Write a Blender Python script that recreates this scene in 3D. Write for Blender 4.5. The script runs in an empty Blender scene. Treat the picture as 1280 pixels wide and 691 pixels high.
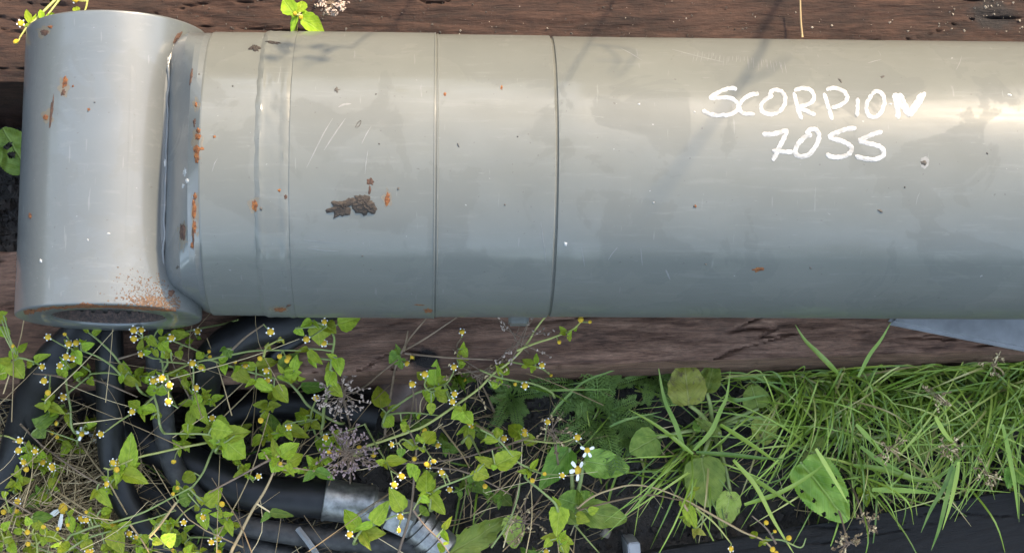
import bpy, bmesh, math, random
import numpy as np
from mathutils import Vector, Matrix, noise as mnoise
from mathutils.bvhtree import BVHTree
R_ = math.radians
random.seed(7)
scene = bpy.context.scene
col = scene.collection

# ------------------------------------------------------------------ camera, sky, sun, exposure
F_PX, CX, CY = 2485.0, 640.0, 345.5          # focal length and centre in photograph pixels (1280 wide)
AXZ, RAD = 0.19, 0.0938                      # height of the cylinder axis, barrel radius
PITCH, YAW, DIST = R_(9.5), R_(2.3), 1.33
ang = PITCH + R_(2.87)
CAM = Vector((0, -DIST*math.sin(ang), AXZ + DIST*math.cos(ang)))
fwd = Vector((math.sin(YAW), math.sin(PITCH), -math.cos(PITCH))).normalized()
rgt = fwd.cross(Vector((0, 1, 0))).normalized()
upv = rgt.cross(fwd).normalized()
cd = bpy.data.cameras.new('camera'); cam = bpy.data.objects.new('camera', cd); col.objects.link(cam)
cd.sensor_fit = 'HORIZONTAL'; cd.sensor_width = 36.0; cd.lens = F_PX/1280*36
cd.clip_start = 0.02; cd.clip_end = 500
cam.matrix_world = Matrix(((rgt.x, upv.x, -fwd.x, CAM.x), (rgt.y, upv.y, -fwd.y, CAM.y), (rgt.z, upv.z, -fwd.z, CAM.z), (0, 0, 0, 1)))
scene.camera = cam

SUN = Vector((0.50, 0.80, 0.82)).normalized()
world = bpy.data.worlds.new('World'); scene.world = world; world.use_nodes = True
wn = world.node_tree; wn.nodes.clear()
sky = wn.nodes.new('ShaderNodeTexSky'); sky.sky_type = 'NISHITA'; sky.sun_disc = False
sky.sun_elevation = math.asin(SUN.z); sky.sun_rotation = math.atan2(SUN.x, SUN.y)
sky.air_density = 1.0; sky.dust_density = 0.8; sky.ozone_density = 1.0
bg = wn.nodes.new('ShaderNodeBackground'); bg.inputs['Strength'].default_value = 0.15
wo = wn.nodes.new('ShaderNodeOutputWorld')
wn.links.new(sky.outputs[0], bg.inputs[0]); wn.links.new(bg.outputs[0], wo.inputs[0])
sd = bpy.data.lights.new('sun', 'SUN'); sd.energy = 1.0; sd.angle = R_(2.0); sd.color = (1.0, 0.92, 0.80)
sun = bpy.data.objects.new('sun', sd); col.objects.link(sun)
sun.rotation_euler = (-SUN).to_track_quat('-Z', 'Y').to_euler(); sun.location = SUN*5
vs = scene.view_settings
vs.view_transform = 'Standard'; vs.look = 'None'; vs.exposure = 3.15; vs.gamma = 1.0; vs.use_curve_mapping = False
vs.use_white_balance = True; vs.white_balance_temperature = 8900; vs.white_balance_tint = 10

# ------------------------------------------------------------------ helpers
def ray(px, py):
    return (fwd + rgt*((px-CX)/F_PX) + upv*((CY-py)/F_PX)).normalized()
def at(px, py, z):
    d = ray(px, py); return CAM + d*((z-CAM.z)/d.z)
def link(name, me, mats=None, parent=None):
    o = bpy.data.objects.new(name, me); col.objects.link(o)
    if mats is not None and not me.materials:
        for m in (mats if isinstance(mats, (list, tuple)) else [mats]): me.materials.append(m)
    if parent is not None:
        o.parent = parent
        if o.parent.parent is None: o.location = -parent.location
    return o
def tag(o, label, cat, group=None):
    o['label'] = label; o['category'] = cat
    if group: o['group'] = group
    return o
def empty(name, loc, label, cat, group=None):
    o = bpy.data.objects.new(name, None); col.objects.link(o); o.location = loc
    o.empty_display_size = 0.02
    return tag(o, label, cat, group)
def mesh(name, v, f, smooth=True, sharp=None, mi=None):
    me = bpy.data.meshes.new(name); me.from_pydata([tuple(p) for p in v], [], f); me.update()
    if smooth:
        me.polygons.foreach_set('use_smooth', [True]*len(me.polygons))
        if sharp: me.set_sharp_from_angle(angle=R_(sharp))
    if mi is not None: me.polygons.foreach_set('material_index', mi)
    return me
def grid_faces(nu, nv, closed_u=False, closed_v=False, off=0):
    f = []
    for i in range(nu if closed_u else nu-1):
        for j in range(nv if closed_v else nv-1):
            a = i*nv+j; b = i*nv+(j+1) % nv; c = ((i+1) % nu)*nv+(j+1) % nv; d = ((i+1) % nu)*nv+j
            f.append((off+a, off+b, off+c, off+d))
    return f
def h2(ix, iy, s):
    n = (ix.astype(np.int64)*374761393 + iy.astype(np.int64)*668265263 + s*1442695041) & 0x7fffffff
    n = ((n ^ (n >> 13))*1274126177) & 0x7fffffff
    return ((n ^ (n >> 16)) & 0xffff)/65535.0
def vnoise(x, y, s=0):
    ix = np.floor(x); iy = np.floor(y); fx = x-ix; fy = y-iy
    fx = fx*fx*(3-2*fx); fy = fy*fy*(3-2*fy)
    a = h2(ix, iy, s); b = h2(ix+1, iy, s); c = h2(ix, iy+1, s); d = h2(ix+1, iy+1, s)
    return (a*(1-fx)+b*fx)*(1-fy)+(c*(1-fx)+d*fx)*fy
def fbm(x, y, s=0, o=4):
    t = 0; a = .5
    for k in range(o): t = t+a*vnoise(x*2**k, y*2**k, s+k*17); a *= .5
    return t
def frames(pts):
    T = []
    n = len(pts)
    for i in range(n):
        T.append((pts[min(i+1, n-1)]-pts[max(i-1, 0)]).normalized())
    ref = Vector((0, 0, 1)) if abs(T[0].z) < .9 else Vector((1, 0, 0))
    N = [(ref-T[0]*ref.dot(T[0])).normalized()]
    for i in range(1, n):
        v = N[-1]-T[i]*N[-1].dot(T[i]); N.append(v.normalized())
    return T, N
def spline(pts, k=6):
    if len(pts) < 3: return [Vector(p) for p in pts]
    P = [Vector(p) for p in pts]; P = [P[0]*2-P[1]]+P+[P[-1]*2-P[-2]]
    out = []
    for i in range(1, len(P)-2):
        for j in range(k):
            t = j/k
            out.append(.5*((2*P[i])+(P[i+1]-P[i-1])*t+(2*P[i-1]-5*P[i]+4*P[i+1]-P[i+2])*t*t+(3*P[i]-P[i-1]-3*P[i+1]+P[i+2])*t**3))
    out.append(P[-2]); return out
def tube_into(V, Fc, pts, r0, r1, seg=6, cap=True, rf=None):
    T, N = frames(pts); n = len(pts); off = len(V)
    for i, p in enumerate(pts):
        t = i/max(n-1, 1); r = r0+(r1-r0)*t
        if rf: r = rf(t, r)
        B = T[i].cross(N[i])
        for k in range(seg):
            a = 2*math.pi*k/seg
            V.append(p+(N[i]*math.cos(a)+B*math.sin(a))*r)
    Fc += grid_faces(n, seg, False, True, off)
    if cap:
        Fc.append(tuple(off+k for k in range(seg))); Fc.append(tuple(off+(n-1)*seg+seg-1-k for k in range(seg)))

# ------------------------------------------------------------------ materials
class NT:
    def __init__(s, name):
        s.m = bpy.data.materials.new(name); s.m.use_nodes = True; s.t = s.m.node_tree; s.t.nodes.clear()
        s.out = s.n('ShaderNodeOutputMaterial')
    def n(s, t, **kw):
        nd = s.t.nodes.new(t)
        for k, v in kw.items():
            if k in nd.inputs.keys(): nd.inputs[k].default_value = v
            else: setattr(nd, k, v)
        return nd
    def l(s, a, b): s.t.links.new(a, b)
    def coord(s, which='Object', scale=(1, 1, 1)):
        tc = s.n('ShaderNodeTexCoord'); mp = s.n('ShaderNodeMapping'); mp.inputs['Scale'].default_value = scale
        s.l(tc.outputs[which], mp.inputs[0]); return mp.outputs[0]
    def noise(s, vec, scale, detail=4, rough=.55, dist=0):
        nd = s.n('ShaderNodeTexNoise', Scale=scale, Detail=detail, Roughness=rough, Distortion=dist)
        s.l(vec, nd.inputs['Vector']); return nd.outputs['Fac']
    def ramp(s, fac, stops):
        nd = s.n('ShaderNodeValToRGB'); e = nd.color_ramp.elements
        while len(e) < len(stops): e.new(.5)
        for i, (p, c) in enumerate(stops):
            e[i].position = p; e[i].color = (*c, 1) if isinstance(c, tuple) else (c, c, c, 1)
        s.l(fac, nd.inputs[0]); return nd.outputs[0]
    def mix(s, fac, a, b, mode='MIX'):
        nd = s.n('ShaderNodeMix', data_type='RGBA', blend_type=mode)
        for v, i in ((fac, 0), (a, 6), (b, 7)):
            if isinstance(v, (int, float)): nd.inputs[i].default_value = v
            elif isinstance(v, tuple): nd.inputs[i].default_value = (*v, 1)
            else: s.l(v, nd.inputs[i])
        return nd.outputs[2]
    def math(s, op, a, b=0.0, clamp=False):
        nd = s.n('ShaderNodeMath', operation=op, use_clamp=clamp)
        for v, i in ((a, 0), (b, 1)):
            if isinstance(v, (int, float)): nd.inputs[i].default_value = v
            else: s.l(v, nd.inputs[i])
        return nd.outputs[0]
    def bump(s, h, strength=.3, dist=.001, normal=None):
        nd = s.n('ShaderNodeBump', Strength=strength, Distance=dist); s.l(h, nd.inputs['Height'])
        if normal: s.l(normal, nd.inputs['Normal'])
        return nd.outputs[0]
    def pbr(s, colr, rough=.5, metal=0.0, normal=None, **kw):
        b = s.n('ShaderNodeBsdfPrincipled')
        for v, k in ((colr, 'Base Color'), (rough, 'Roughness'), (metal, 'Metallic')):
            if isinstance(v, (int, float)): b.inputs[k].default_value = v
            elif isinstance(v, tuple): b.inputs[k].default_value = (*v, 1)
            else: s.l(v, b.inputs[k])
        for k, v in kw.items():
            k = k.replace('_', ' ')
            if isinstance(v, (int, float, tuple)): b.inputs[k].default_value = v
            else: s.l(v, b.inputs[k])
        if normal: s.l(normal, b.inputs['Normal'])
        return b.outputs[0]
    def done(s, sh): s.l(sh, s.out.inputs[0]); return s.m

def paint_mat(name='grey_machine_paint', tone=(1, 1, 1), spec=.2, ro=.46, cw=0.0):
    q_ = lambda v: tuple(a*b for a, b in zip(v, tone))
    t = NT(name); c = t.coord(); cs = t.coord(scale=(1, 9, 9)); cd2 = t.coord(scale=(4, 1, 1.3))
    base = t.ramp(t.noise(c, 14, 5, .6), [(.3, q_((.078, .079, .071))), (.55, q_((.086, .087, .078))), (.75, q_((.094, .0945, .085)))])
    # dried water marks with an edge, dusty film
    blot = t.ramp(t.noise(c, 17, 5, .62, .6), [(.50, 0.0), (.515, 1.0)])
    film = t.mix(t.math('MULTIPLY', blot, .16), base, (.06, .063, .060))
    streak = t.ramp(t.noise(cs, 26, 5, .7), [(.56, 0.0), (.68, 1.0)])
    film = t.mix(t.math('MULTIPLY', streak, .17), film, (.15, .15, .14))
    scr = t.ramp(t.noise(t.coord(scale=(55, 6, 6)), 7, 3, .5), [(.70, 0.0), (.74, 1.0)])
    film = t.mix(t.math('MULTIPLY', scr, .28), film, (.17, .17, .16))
    scr2 = t.ramp(t.noise(t.coord(scale=(8, 46, 46)), 9, 3, .5), [(.71, 0.0), (.75, 1.0)])
    film = t.mix(t.math('MULTIPLY', scr2, .22), film, (.17, .17, .16))
    spk = t.ramp(t.noise(c, 330, 2, .5), [(.735, 0.0), (.76, 1.0)])
    film = t.mix(t.math('MULTIPLY', spk, .6), film, (.05, .045, .04))
    spk2 = t.ramp(t.noise(c, 260, 2, .5), [(.205, 1.0), (.225, 0.0)])
    film = t.mix(t.math('MULTIPLY', spk2, .4), film, (.3, .3, .29))
    rough = t.math('ADD', t.math('MULTIPLY', t.noise(c, 30, 4), .22), t.math('MULTIPLY', blot, .10))
    rough = t.math('ADD', rough, ro)
    h = t.math('ADD', t.math('MULTIPLY', t.noise(c, 420, 3, .6), .5), t.noise(c, 60, 3))
    nrm = t.bump(h, .10, .0005)
    coat = t.math('MULTIPLY', t.math('SUBTRACT', .64+cw, t.math('MULTIPLY', blot, .22)), t.ramp(t.noise(t.coord(scale=(1.2, 4, 4)), 9, 6, .65), [(.33, .45), (.58, 1.0)]))
    crough = t.math('ADD', .05, t.math('MULTIPLY', t.noise(cs, 30, 4), .20))
    return t.done(t.pbr(film, rough, 0, nrm, Coat_Weight=coat, Coat_Roughness=crough, Coat_IOR=1.5, Specular_IOR_Level=spec))
def rust_mat(name, a, b, d):
    t = NT(name); c = t.coord()
    k = t.ramp(t.noise(c, 420, 5, .7), [(.3, a), (.5, b), (.72, d)])
    return t.done(t.pbr(k, .85, 0, t.bump(t.noise(c, 700, 4, .7), .8, .001)))
def simple_mat(name, a, b, scale, rough=.6, metal=0.0, bs=.3, bscale=None, bd=.0006, **kw):
    t = NT(name); c = t.coord()
    k = t.ramp(t.noise(c, scale, 5, .6), [(.32, a), (.7, b)])
    return t.done(t.pbr(k, rough, metal, t.bump(t.noise(c, bscale or scale*4, 4, .65), bs, bd), **kw))
def wood_mat(name, dark, mid, light, crack=.7, knots=()):
    t = NT(name)
    c = t.coord(scale=(2.6, 13, 13)); cf = t.coord(scale=(7, 62, 62)); cc = t.coord()
    k = t.ramp(t.noise(c, 10, 6, .65, .7), [(.28, dark), (.5, mid), (.74, light)])
    k2 = t.ramp(t.noise(cf, 11, 6, .75, .8), [(.38, .30), (.60, 1.0)])
    k = t.mix(.75, k, k2, 'MULTIPLY')
    dirt = t.ramp(t.noise(cc, 22, 6, .7), [(.46, 0.0), (.66, 1.0)])
    k = t.mix(t.math('MULTIPLY', dirt, crack), k, tuple(v*.55 for v in dark))
    fade = t.ramp(t.noise(cc, 9, 3, .5), [(.4, 0.0), (.7, 1.0)])
    k = t.mix(t.math('MULTIPLY', fade, .25), k, (light[0]*.9, light[1]*1.02, light[2]*1.15))
    for (kx, ky, kz, kr) in knots:
        vd = t.n('ShaderNodeVectorMath', operation='DISTANCE'); vd.inputs[1].default_value = (kx, ky*1.25, kz); t.l(t.coord(scale=(1, 1.25, 1)), vd.inputs[0])
        dd = t.math('ADD', vd.outputs['Value'], t.math('MULTIPLY', t.math('SUBTRACT', t.noise(cc, 120, 4, .6), .5), kr*1.1))
        ring = t.ramp(t.math('SINE', t.math('MULTIPLY', dd, 4200.0)), [(.2, (.004, .003, .003)), (.9, (.022, .016, .014))])
        k = t.mix(t.ramp(t.math('DIVIDE', dd, kr), [(.55, 1.0), (.98, 0.0)]), k, ring)
    h = t.math('ADD', t.noise(cf, 9, 5, .7), t.math('MULTIPLY', t.noise(cc, 260, 3), .5))
    return t.done(t.pbr(k, .78, 0, t.bump(h, .7, .0016), Specular_IOR_Level=.25))
def leaf_mat(name, dark, light, vein, trans=.32, spots=0.0, spotcol=(.10, .06, .02), rough=.42):
    t = NT(name); tc = t.n('ShaderNodeTexCoord'); oi = t.n('ShaderNodeObjectInfo')
    sx = t.n('ShaderNodeSeparateXYZ'); t.l(tc.outputs['Object'], sx.inputs[0])
    nz = t.n('ShaderNodeTexNoise', Scale=5.0, Detail=4.0, noise_dimensions='4D'); t.l(tc.outputs['Object'], nz.inputs['Vector'])
    t.l(t.math('MULTIPLY', oi.outputs['Random'], 40), nz.inputs['W'])
    k = t.ramp(nz.outputs['Fac'], [(.32, dark), (.68, light)])
    ax = t.math('ABSOLUTE', sx.outputs['X'])
    ph = t.math('SUBTRACT', sx.outputs['Y'], t.math('MULTIPLY', ax, .9))
    w = t.math('SINE', t.math('MULTIPLY', ph, 46.0)); vl = t.ramp(w, [(.86, 0.0), (.99, 1.0)])
    mid = t.ramp(ax, [(.012, 1.0), (.03, 0.0)])
    vm = t.math('MAXIMUM', t.math('MULTIPLY', vl, .45), mid)
    k = t.mix(t.math('MULTIPLY', vm, .55), k, vein)
    hs = t.n('ShaderNodeHueSaturation')
    t.l(t.math('ADD', .475, t.math('MULTIPLY', oi.outputs['Random'], .045)), hs.inputs['Hue'])
    t.l(t.math('ADD', .72, t.math('MULTIPLY', oi.outputs['Random'], .55)), hs.inputs['Value'])
    t.l(k, hs.inputs['Color']); k = hs.outputs[0]
    if spots:
        n2 = t.n('ShaderNodeTexNoise', Scale=4.0, Detail=6.0, Roughness=.7, noise_dimensions='4D'); t.l(tc.outputs['Object'], n2.inputs['Vector'])
        t.l(t.math('MULTIPLY', oi.outputs['Random'], 90), n2.inputs['W'])
        k = t.mix(t.math('MULTIPLY', t.ramp(n2.outputs['Fac'], [(.54, 0.0), (.64, 1.0)]), spots), k, spotcol)
    h = t.math('SUBTRACT', t.math('MULTIPLY', nz.outputs['Fac'], .6), t.math('MULTIPLY', vm, .8))
    nrm = t.bump(h, .5, .004)
    p = t.pbr(k, rough, 0, nrm, Specular_IOR_Level=.22)
    tr = t.n('ShaderNodeBsdfTranslucent'); t.l(t.mix(1.0, k, (1.25, 1.3, .6), 'MULTIPLY'), tr.inputs[0])
    mx = t.n('ShaderNodeMixShader'); mx.inputs[0].default_value = trans
    t.l(p, mx.inputs[1]); t.l(tr.outputs[0], mx.inputs[2])
    return t.done(mx.outputs[0])

pu = at(20, 105, .133); upper_w = .14
ka, kb = at(1240, 20, .133), at(1090, 45, .133)
KN1 = [(ka.x, ka.y-(pu.y+upper_w), .133, .020)]
la, lb = at(20, 481, .096), at(1250, 440, .096); rot = math.atan2(lb.y-la.y, lb.x-la.x); pf = at(20, 313, .096)
kk = Matrix.Rotation(-rot, 3, 'Z') @ (at(532, 448, .096)-Vector((pf.x, pf.y, 0)))
KN2 = [(kk.x, kk.y, .096, .013)]
M = {}
M['paint'] = paint_mat('grey_machine_paint', (1.06, 1.07, 1.05))
M['paintsky'] = paint_mat('sky_tinted_end_paint', (.88, .945, 1.03), .42, .28, .2)  # blue of the reflected sky put into the eye end's base colour
M['rust'] = rust_mat('orange_rust', (.028, .009, .003), (.12, .034, .007), (.25, .09, .018))
M['rustdark'] = rust_mat('dark_rust', (.018, .009, .006), (.048, .02, .011), (.09, .04, .021))
M['stain'] = simple_mat('rust_stained_paint', (.085, .070, .050), (.105, .088, .064), 300, .55)
M['rustfine'] = rust_mat('fine_brown_rust', (.045, .022, .012), (.085, .045, .025), (.14, .085, .05))
M['mud'] = rust_mat('dried_mud', (.008, .005, .0035), (.022, .014, .009), (.045, .031, .021))
def marker_mat():
    t = NT('white_marker_paint'); c = t.coord()
    k = t.ramp(t.noise(t.coord(scale=(1, 1.4, 1.4)), 190, 5, .7), [(.30, (.13, .13, .125)), (.42, (.17, .17, .165)), (.60, (.30, .30, .29))])
    return t.done(t.pbr(k, .6, 0, t.bump(t.noise(c, 500, 3), .3, .0004)))
M['white'] = marker_mat()
M['chip'] = simple_mat('bare_pale_chip', (.2, .2, .19), (.36, .35, .33), 300, .6)
M['scratch'] = simple_mat('paint_scratch', (.09, .09, .085), (.135, .135, .128), 300, .6)
M['speck'] = simple_mat('dark_speck', (.02, .017, .014), (.06, .05, .04), 300, .8)
M['bore'] = rust_mat('greasy_bore_steel', (.012, .009, .008), (.04, .025, .02), (.11, .06, .045))
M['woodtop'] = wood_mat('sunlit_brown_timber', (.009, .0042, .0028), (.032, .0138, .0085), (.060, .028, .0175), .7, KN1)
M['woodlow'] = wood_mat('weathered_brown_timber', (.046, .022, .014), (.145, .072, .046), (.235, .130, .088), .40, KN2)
M['woodblack'] = wood_mat('black_tarred_timber', (.003, .0026, .0025), (.006, .0053, .005), (.011, .0096, .009))
M['hose'] = simple_mat('black_rubber_hose', (.0035, .0035, .0037), (.008, .008, .0084), 120, .46, 0, .15, 500, Specular_IOR_Level=.28)
M['hosegrey'] = simple_mat('scuffed_grey_rubber_hose', (.007, .007, .007), (.040, .038, .036), 90, .6, 0, .6, 300, Specular_IOR_Level=.3)
M['steel'] = simple_mat('zinc_plated_steel', (.10, .10, .095), (.24, .24, .23), 160, .42, .85, .35, 420)
M['bracket'] = simple_mat('grey_blue_painted_steel', (.11, .113, .115), (.19, .194, .197), 40, .35, 0, .15, 200)
M['soil'] = simple_mat('black_wet_soil', (.008, .006, .0045), (.030, .022, .016), 60, .75, 0, .9, 240, .003)
M['crumb'] = simple_mat('soil_crumb', (.009, .007, .0055), (.042, .031, .023), 40, .7, 0, .7, 300, .002)
M['stone'] = simple_mat('brown_stone', (.05, .028, .02), (.13, .075, .055), 60, .55)
M['stem'] = simple_mat('green_stem', (.12, .17, .045), (.20, .22, .075), 90, .55)
M['stembrown'] = simple_mat('brown_purple_stem', (.085, .055, .035), (.19, .125, .08), 90, .6)
M['stemyellow'] = simple_mat('yellow_green_stem', (.22, .23, .06), (.30, .30, .09), 90, .55)
def straw_mat():
    t = NT('dry_straw'); g_ = t.n('ShaderNodeNewGeometry')
    k = t.ramp(g_.outputs['Random Per Island'], [(0.0, (.07, .042, .020)), (.4, (.19, .125, .06)), (.8, (.38, .275, .14)), (1.0, (.55, .43, .25))])
    return t.done(t.pbr(k, .75))
M['straw'] = straw_mat()
M['panicle'] = simple_mat('dry_seed_head', (.20, .14, .11), (.42, .32, .26), 120, .8)
M['purple'] = simple_mat('purple_seed_head', (.13, .085, .085), (.30, .20, .19), 120, .8)
M['petal'] = simple_mat('white_petal', (.55, .55, .52), (.65, .65, .61), 200, .6)
M['disc'] = simple_mat('yellow_flower_disc', (.50, .26, .012), (.70, .46, .03), 700, .7, 0, .8, 1500, .001)
M['leaf'] = leaf_mat('fresh_weed_leaf', (.15, .225, .016), (.29, .365, .034), (.38, .43, .10))
M['leafdark'] = leaf_mat('dark_weed_leaf', (.06, .125, .016), (.135, .215, .032), (.21, .27, .08))
M['leafyellow'] = leaf_mat('yellowed_weed_leaf', (.19, .22, .035), (.34, .30, .06), (.36, .34, .12), .35, .3)
M['leafsun'] = leaf_mat('bright_lime_leaf', (.16, .27, .022), (.30, .42, .04), (.40, .50, .12), .45)
M['plantain'] = leaf_mat('plantain_leaf', (.09, .165, .022), (.20, .28, .05), (.28, .35, .11), .28)
M['plantainold'] = leaf_mat('blotched_old_leaf', (.21, .26, .04), (.33, .36, .08), (.38, .40, .14), .3, .85, (.085, .055, .04))
def grass_mat():
    t = NT('grass_blade'); g_ = t.n('ShaderNodeNewGeometry'); c = t.coord()
    k = t.ramp(g_.outputs['Random Per Island'], [(0.0, (.055, .12, .014)), (.35, (.115, .20, .022)), (.70, (.20, .30, .04)), (.88, (.30, .38, .07)), (.95, (.36, .33, .12)), (1.0, (.30, .22, .10))])
    k = t.mix(t.math('MULTIPLY', t.ramp(t.noise(c, 60, 3), [(.4, 0.0), (.7, 1.0)]), .3), k, (.30, .36, .10))
    p = t.pbr(k, .36, 0, None, Specular_IOR_Level=.4)
    tr = t.n('ShaderNodeBsdfTranslucent'); t.l(k, tr.inputs[0]); mx = t.n('ShaderNodeMixShader'); mx.inputs[0].default_value = .25
    t.l(p, mx.inputs[1]); t.l(tr.outputs[0], mx.inputs[2]); return t.done(mx.outputs[0])
M['grass'] = grass_mat()
M['feather'] = simple_mat('feathery_foliage', (.06, .13, .02), (.16, .25, .045), 30, .5)
M['moss'] = simple_mat('moss', (.03, .05, .012), (.08, .11, .025), 60, .8)
M['tree'] = simple_mat('tree_foliage', (.02, .04, .012), (.07, .10, .03), 2, .7, 0, .6, 5, .2)
M['clod'] = simple_mat('pale_fleck', (.13, .11, .085), (.28, .24, .19), 200, .7)

# ------------------------------------------------------------------ ground
def axis_coords(lo, hi, step, far):
    a = list(np.arange(lo, hi+1e-9, step)); d = step
    L, H = lo, hi; left = []; right = []
    while H < far:
        d *= 1.6; H += d; right.append(H)
    d = step
    while L > -far:
        d *= 1.6; L -= d; left.append(L)
    return np.array(left[::-1]+a+right)
gx = axis_coords(-.46, .56, .0035, 60); gy = axis_coords(-.36, .22, .0035, 60)
X, Y = np.meshgrid(gx, gy, indexing='ij')
near = np.exp(-((np.maximum(0, np.abs(X-.05)-.6)/.3)**2+(np.maximum(0, np.abs(Y+.05)-.4)/.3)**2))
Z = near*(.016*(fbm(X*22+50, Y*22+50, 3, 3)-.45)+.010*(fbm(X*110+50, Y*110+50, 9, 3)-.45))
GX, GY, GZ = gx, gy, Z
g = mesh('ground', np.stack([X, Y, Z], -1).reshape(-1, 3).tolist(), grid_faces(len(gx), len(gy)))
go = link('ground', g, M['soil']); go['kind'] = 'structure'
def gz(x, y):
    i = min(max(np.searchsorted(GX, x), 0), len(GX)-1); j = min(max(np.searchsorted(GY, y), 0), len(GY)-1)
    return float(GZ[i, j])

# far wood around the yard (its reflection runs along the paint)
V = []; NV = 720
for i in range(NV):
    a = 2*math.pi*i/NV
    el = 17+22*max(0, math.sin(a))**2
    for j in range(14):
        t = j/13; rr = 15+1.6*mnoise.noise(Vector((math.cos(a)*5, math.sin(a)*5, t*5)))+1.5*t*t
        hh = rr*math.tan(R_(el))*max(.45, .80+.85*mnoise.fractal(Vector((math.cos(a)*13, math.sin(a)*13, 2.2)), .55, 2.1, 6))
        hh = min(hh, rr*math.tan(R_(36)))
        V.append((rr*math.cos(a)+.25*random.uniform(-1, 1), rr*math.sin(a)+.25*random.uniform(-1, 1), hh*t-.1))
o = link('wood', mesh('wood', V, grid_faces(NV, 14, True), False), M['tree']); o['kind'] = 'stuff'
o['label'] = 'dark green wood standing all around the yard'; o['category'] = 'wood'

# ------------------------------------------------------------------ timber beams
def beam(name, mat, x0, x1, width, z0, z1, y_far, rot, pivot, label, seed, relief=.0016, dense=(-.45, .55)):
    # cross section runs down the far side, over the top and down the near side; length along local x
    xs = np.unique(np.concatenate([np.linspace(x0, dense[0], 14), np.arange(dense[0], dense[1], .0022), np.linspace(dense[1], x1, 14)]))
    prof = [(0, z0)]+[(0, z0+(z1-z0)*t) for t in np.linspace(.15, .96, 7)]
    nt = int(width/.0013)
    prof += [(-width*t, z1) for t in np.linspace(.012, .988, nt)]
    prof += [(-width, z0+(z1-z0)*t) for t in np.linspace(.96, .15, 7)]+[(-width, z0)]
    prof = np.array(prof); n = len(prof)
    s = np.cumsum(np.r_[0, np.hypot(*np.diff(prof, axis=0).T)])
    XX, SS = np.meshgrid(xs, s, indexing='ij')
    g1 = fbm(XX*20+seed*3, SS*150+seed+2.2*np.sin(XX*9+seed)+3*fbm(XX*10+seed, SS*22, seed+40, 2), seed, 4)
    g2 = fbm(XX*55+seed, SS*420+9*fbm(XX*8, SS*30, seed+3, 2), seed+5, 3)
    ck = np.clip(1-np.abs(fbm(XX*5+seed, SS*75+4*fbm(XX*9, SS*30, seed+8, 2), seed+11, 3)-.47)/.018, 0, 1)
    disp = relief*((g1-.47)*2.2+(g2-.45)*.7)-ck*relief*1.9+(fbm(XX*6+seed, SS*8, seed+21, 2)-.4)*.004
    ny = np.zeros(n); nz = np.zeros(n)
    flat = (prof[:, 1] >= z1-1e-6)
    nz[flat] = 1; ny[~flat & (prof[:, 0] > -width/2)] = 1; ny[~flat & (prof[:, 0] < -width/2)] = -1
    rag = (fbm(XX*40+seed, SS*40, seed+31, 3)-.45)*.004          # ragged arrises
    YY = prof[None, :, 0]+ny[None]*(disp+rag); ZZ = prof[None, :, 1]+nz[None]*disp
    P = np.stack([XX, YY, ZZ], -1)
    V = P.reshape(-1, 3).tolist(); f = grid_faces(len(xs), n)
    f.append(tuple(range(n))); f.append(tuple((len(xs)-1)*n+n-1-k for k in range(n)))
    o = link(name, mesh(name, V, f, True, 50), mat)
    o.location = (pivot[0], y_far, 0); o.rotation_euler.z = rot
    return tag(o, label, 'beam')
beam('wooden_beam', M['woodtop'], -1.2, 1.3, upper_w, -.012, .133, pu.y+upper_w, 0, (0, 0),
     'sunlit reddish brown timber beam strewn with seeds, behind the grey cylinder', 11)
wl = (pf.y-la.y)*math.cos(rot)
ob = beam('wooden_beam', M['woodlow'], -.9, 1.3, wl, -.012, .096, pf.y, rot, (pf.x, 0),
     'shaded weathered timber beam under the cylinder, above the weeds', 23, .0019, (-.06, .80))
a, b = at(930, 668, .03), at(1280, 609, .03)
rot2 = math.atan2(b.y-a.y, b.x-a.x)
beam('wooden_beam', M['woodblack'], -.4, .9, .12, -.03, .032, a.y, rot2, (a.x, 0),
     'low black tarred timber beam past the grass and plantain', 37, .0012, (-.1, .3))

# ------------------------------------------------------------------ hydraulic cylinder
S = DIST/F_PX
cyl = empty('hydraulic_cylinder', (0, 0, AXZ), 'large grey painted hydraulic cylinder with white hand lettering and an eye end', 'hydraulic cylinder')
parts_for_cast = []
def add_part(name, me, mat, cast=True, parent=None):
    o = link(name, me, mat, parent or cyl)
    if cast: parts_for_cast.append(o)
    return o
def X_at(px, h): return at(px, 221, AXZ+h).x
def lathe_x(prof, seg=144, wob=None):
    V = []
    for i, (x, r) in enumerate(prof):
        for k in range(seg):
            t = 2*math.pi*k/seg; rr = r; xx = x
            if wob:
                dx, dr = wob(i, t); xx += dx; rr += dr
            V.append((xx, rr*math.sin(t), AXZ+rr*math.cos(t)))
    return V, grid_faces(len(prof), seg, False, True)
def ringpart(name, prof, wob=None, sharp=9, seg=144):
    v, f = lathe_x(prof, seg, wob); return add_part(name, mesh(name, v, [tuple(reversed(q)) for q in f], True, sharp), M['paint'])
RS = RAD+.0011
x_rim, x_w0, x_w1 = X_at(246, RAD), X_at(318, RAD), X_at(360, RS)
x_s1, x_s2 = X_at(545, RS), X_at(697, RAD)
ringpart('end_sleeve', [(x_rim, RAD-.02), (x_rim, RAD-.0012), (x_rim+.0006, RAD-.0003), (x_rim+.0016, RAD)]+[(x_rim+.0016+(x_w0-x_rim)*t, RAD) for t in (.3, .6, 1.0)])
def wobw(i, t):
    q = Vector((math.cos(t)*9, math.sin(t)*9, i*.7))
    return (.0009*mnoise.noise(q*1.0), .00025*mnoise.noise(q*2.3+Vector((3, 1, 0)))+.00022*mnoise.noise(q*7))
wp = []
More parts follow.
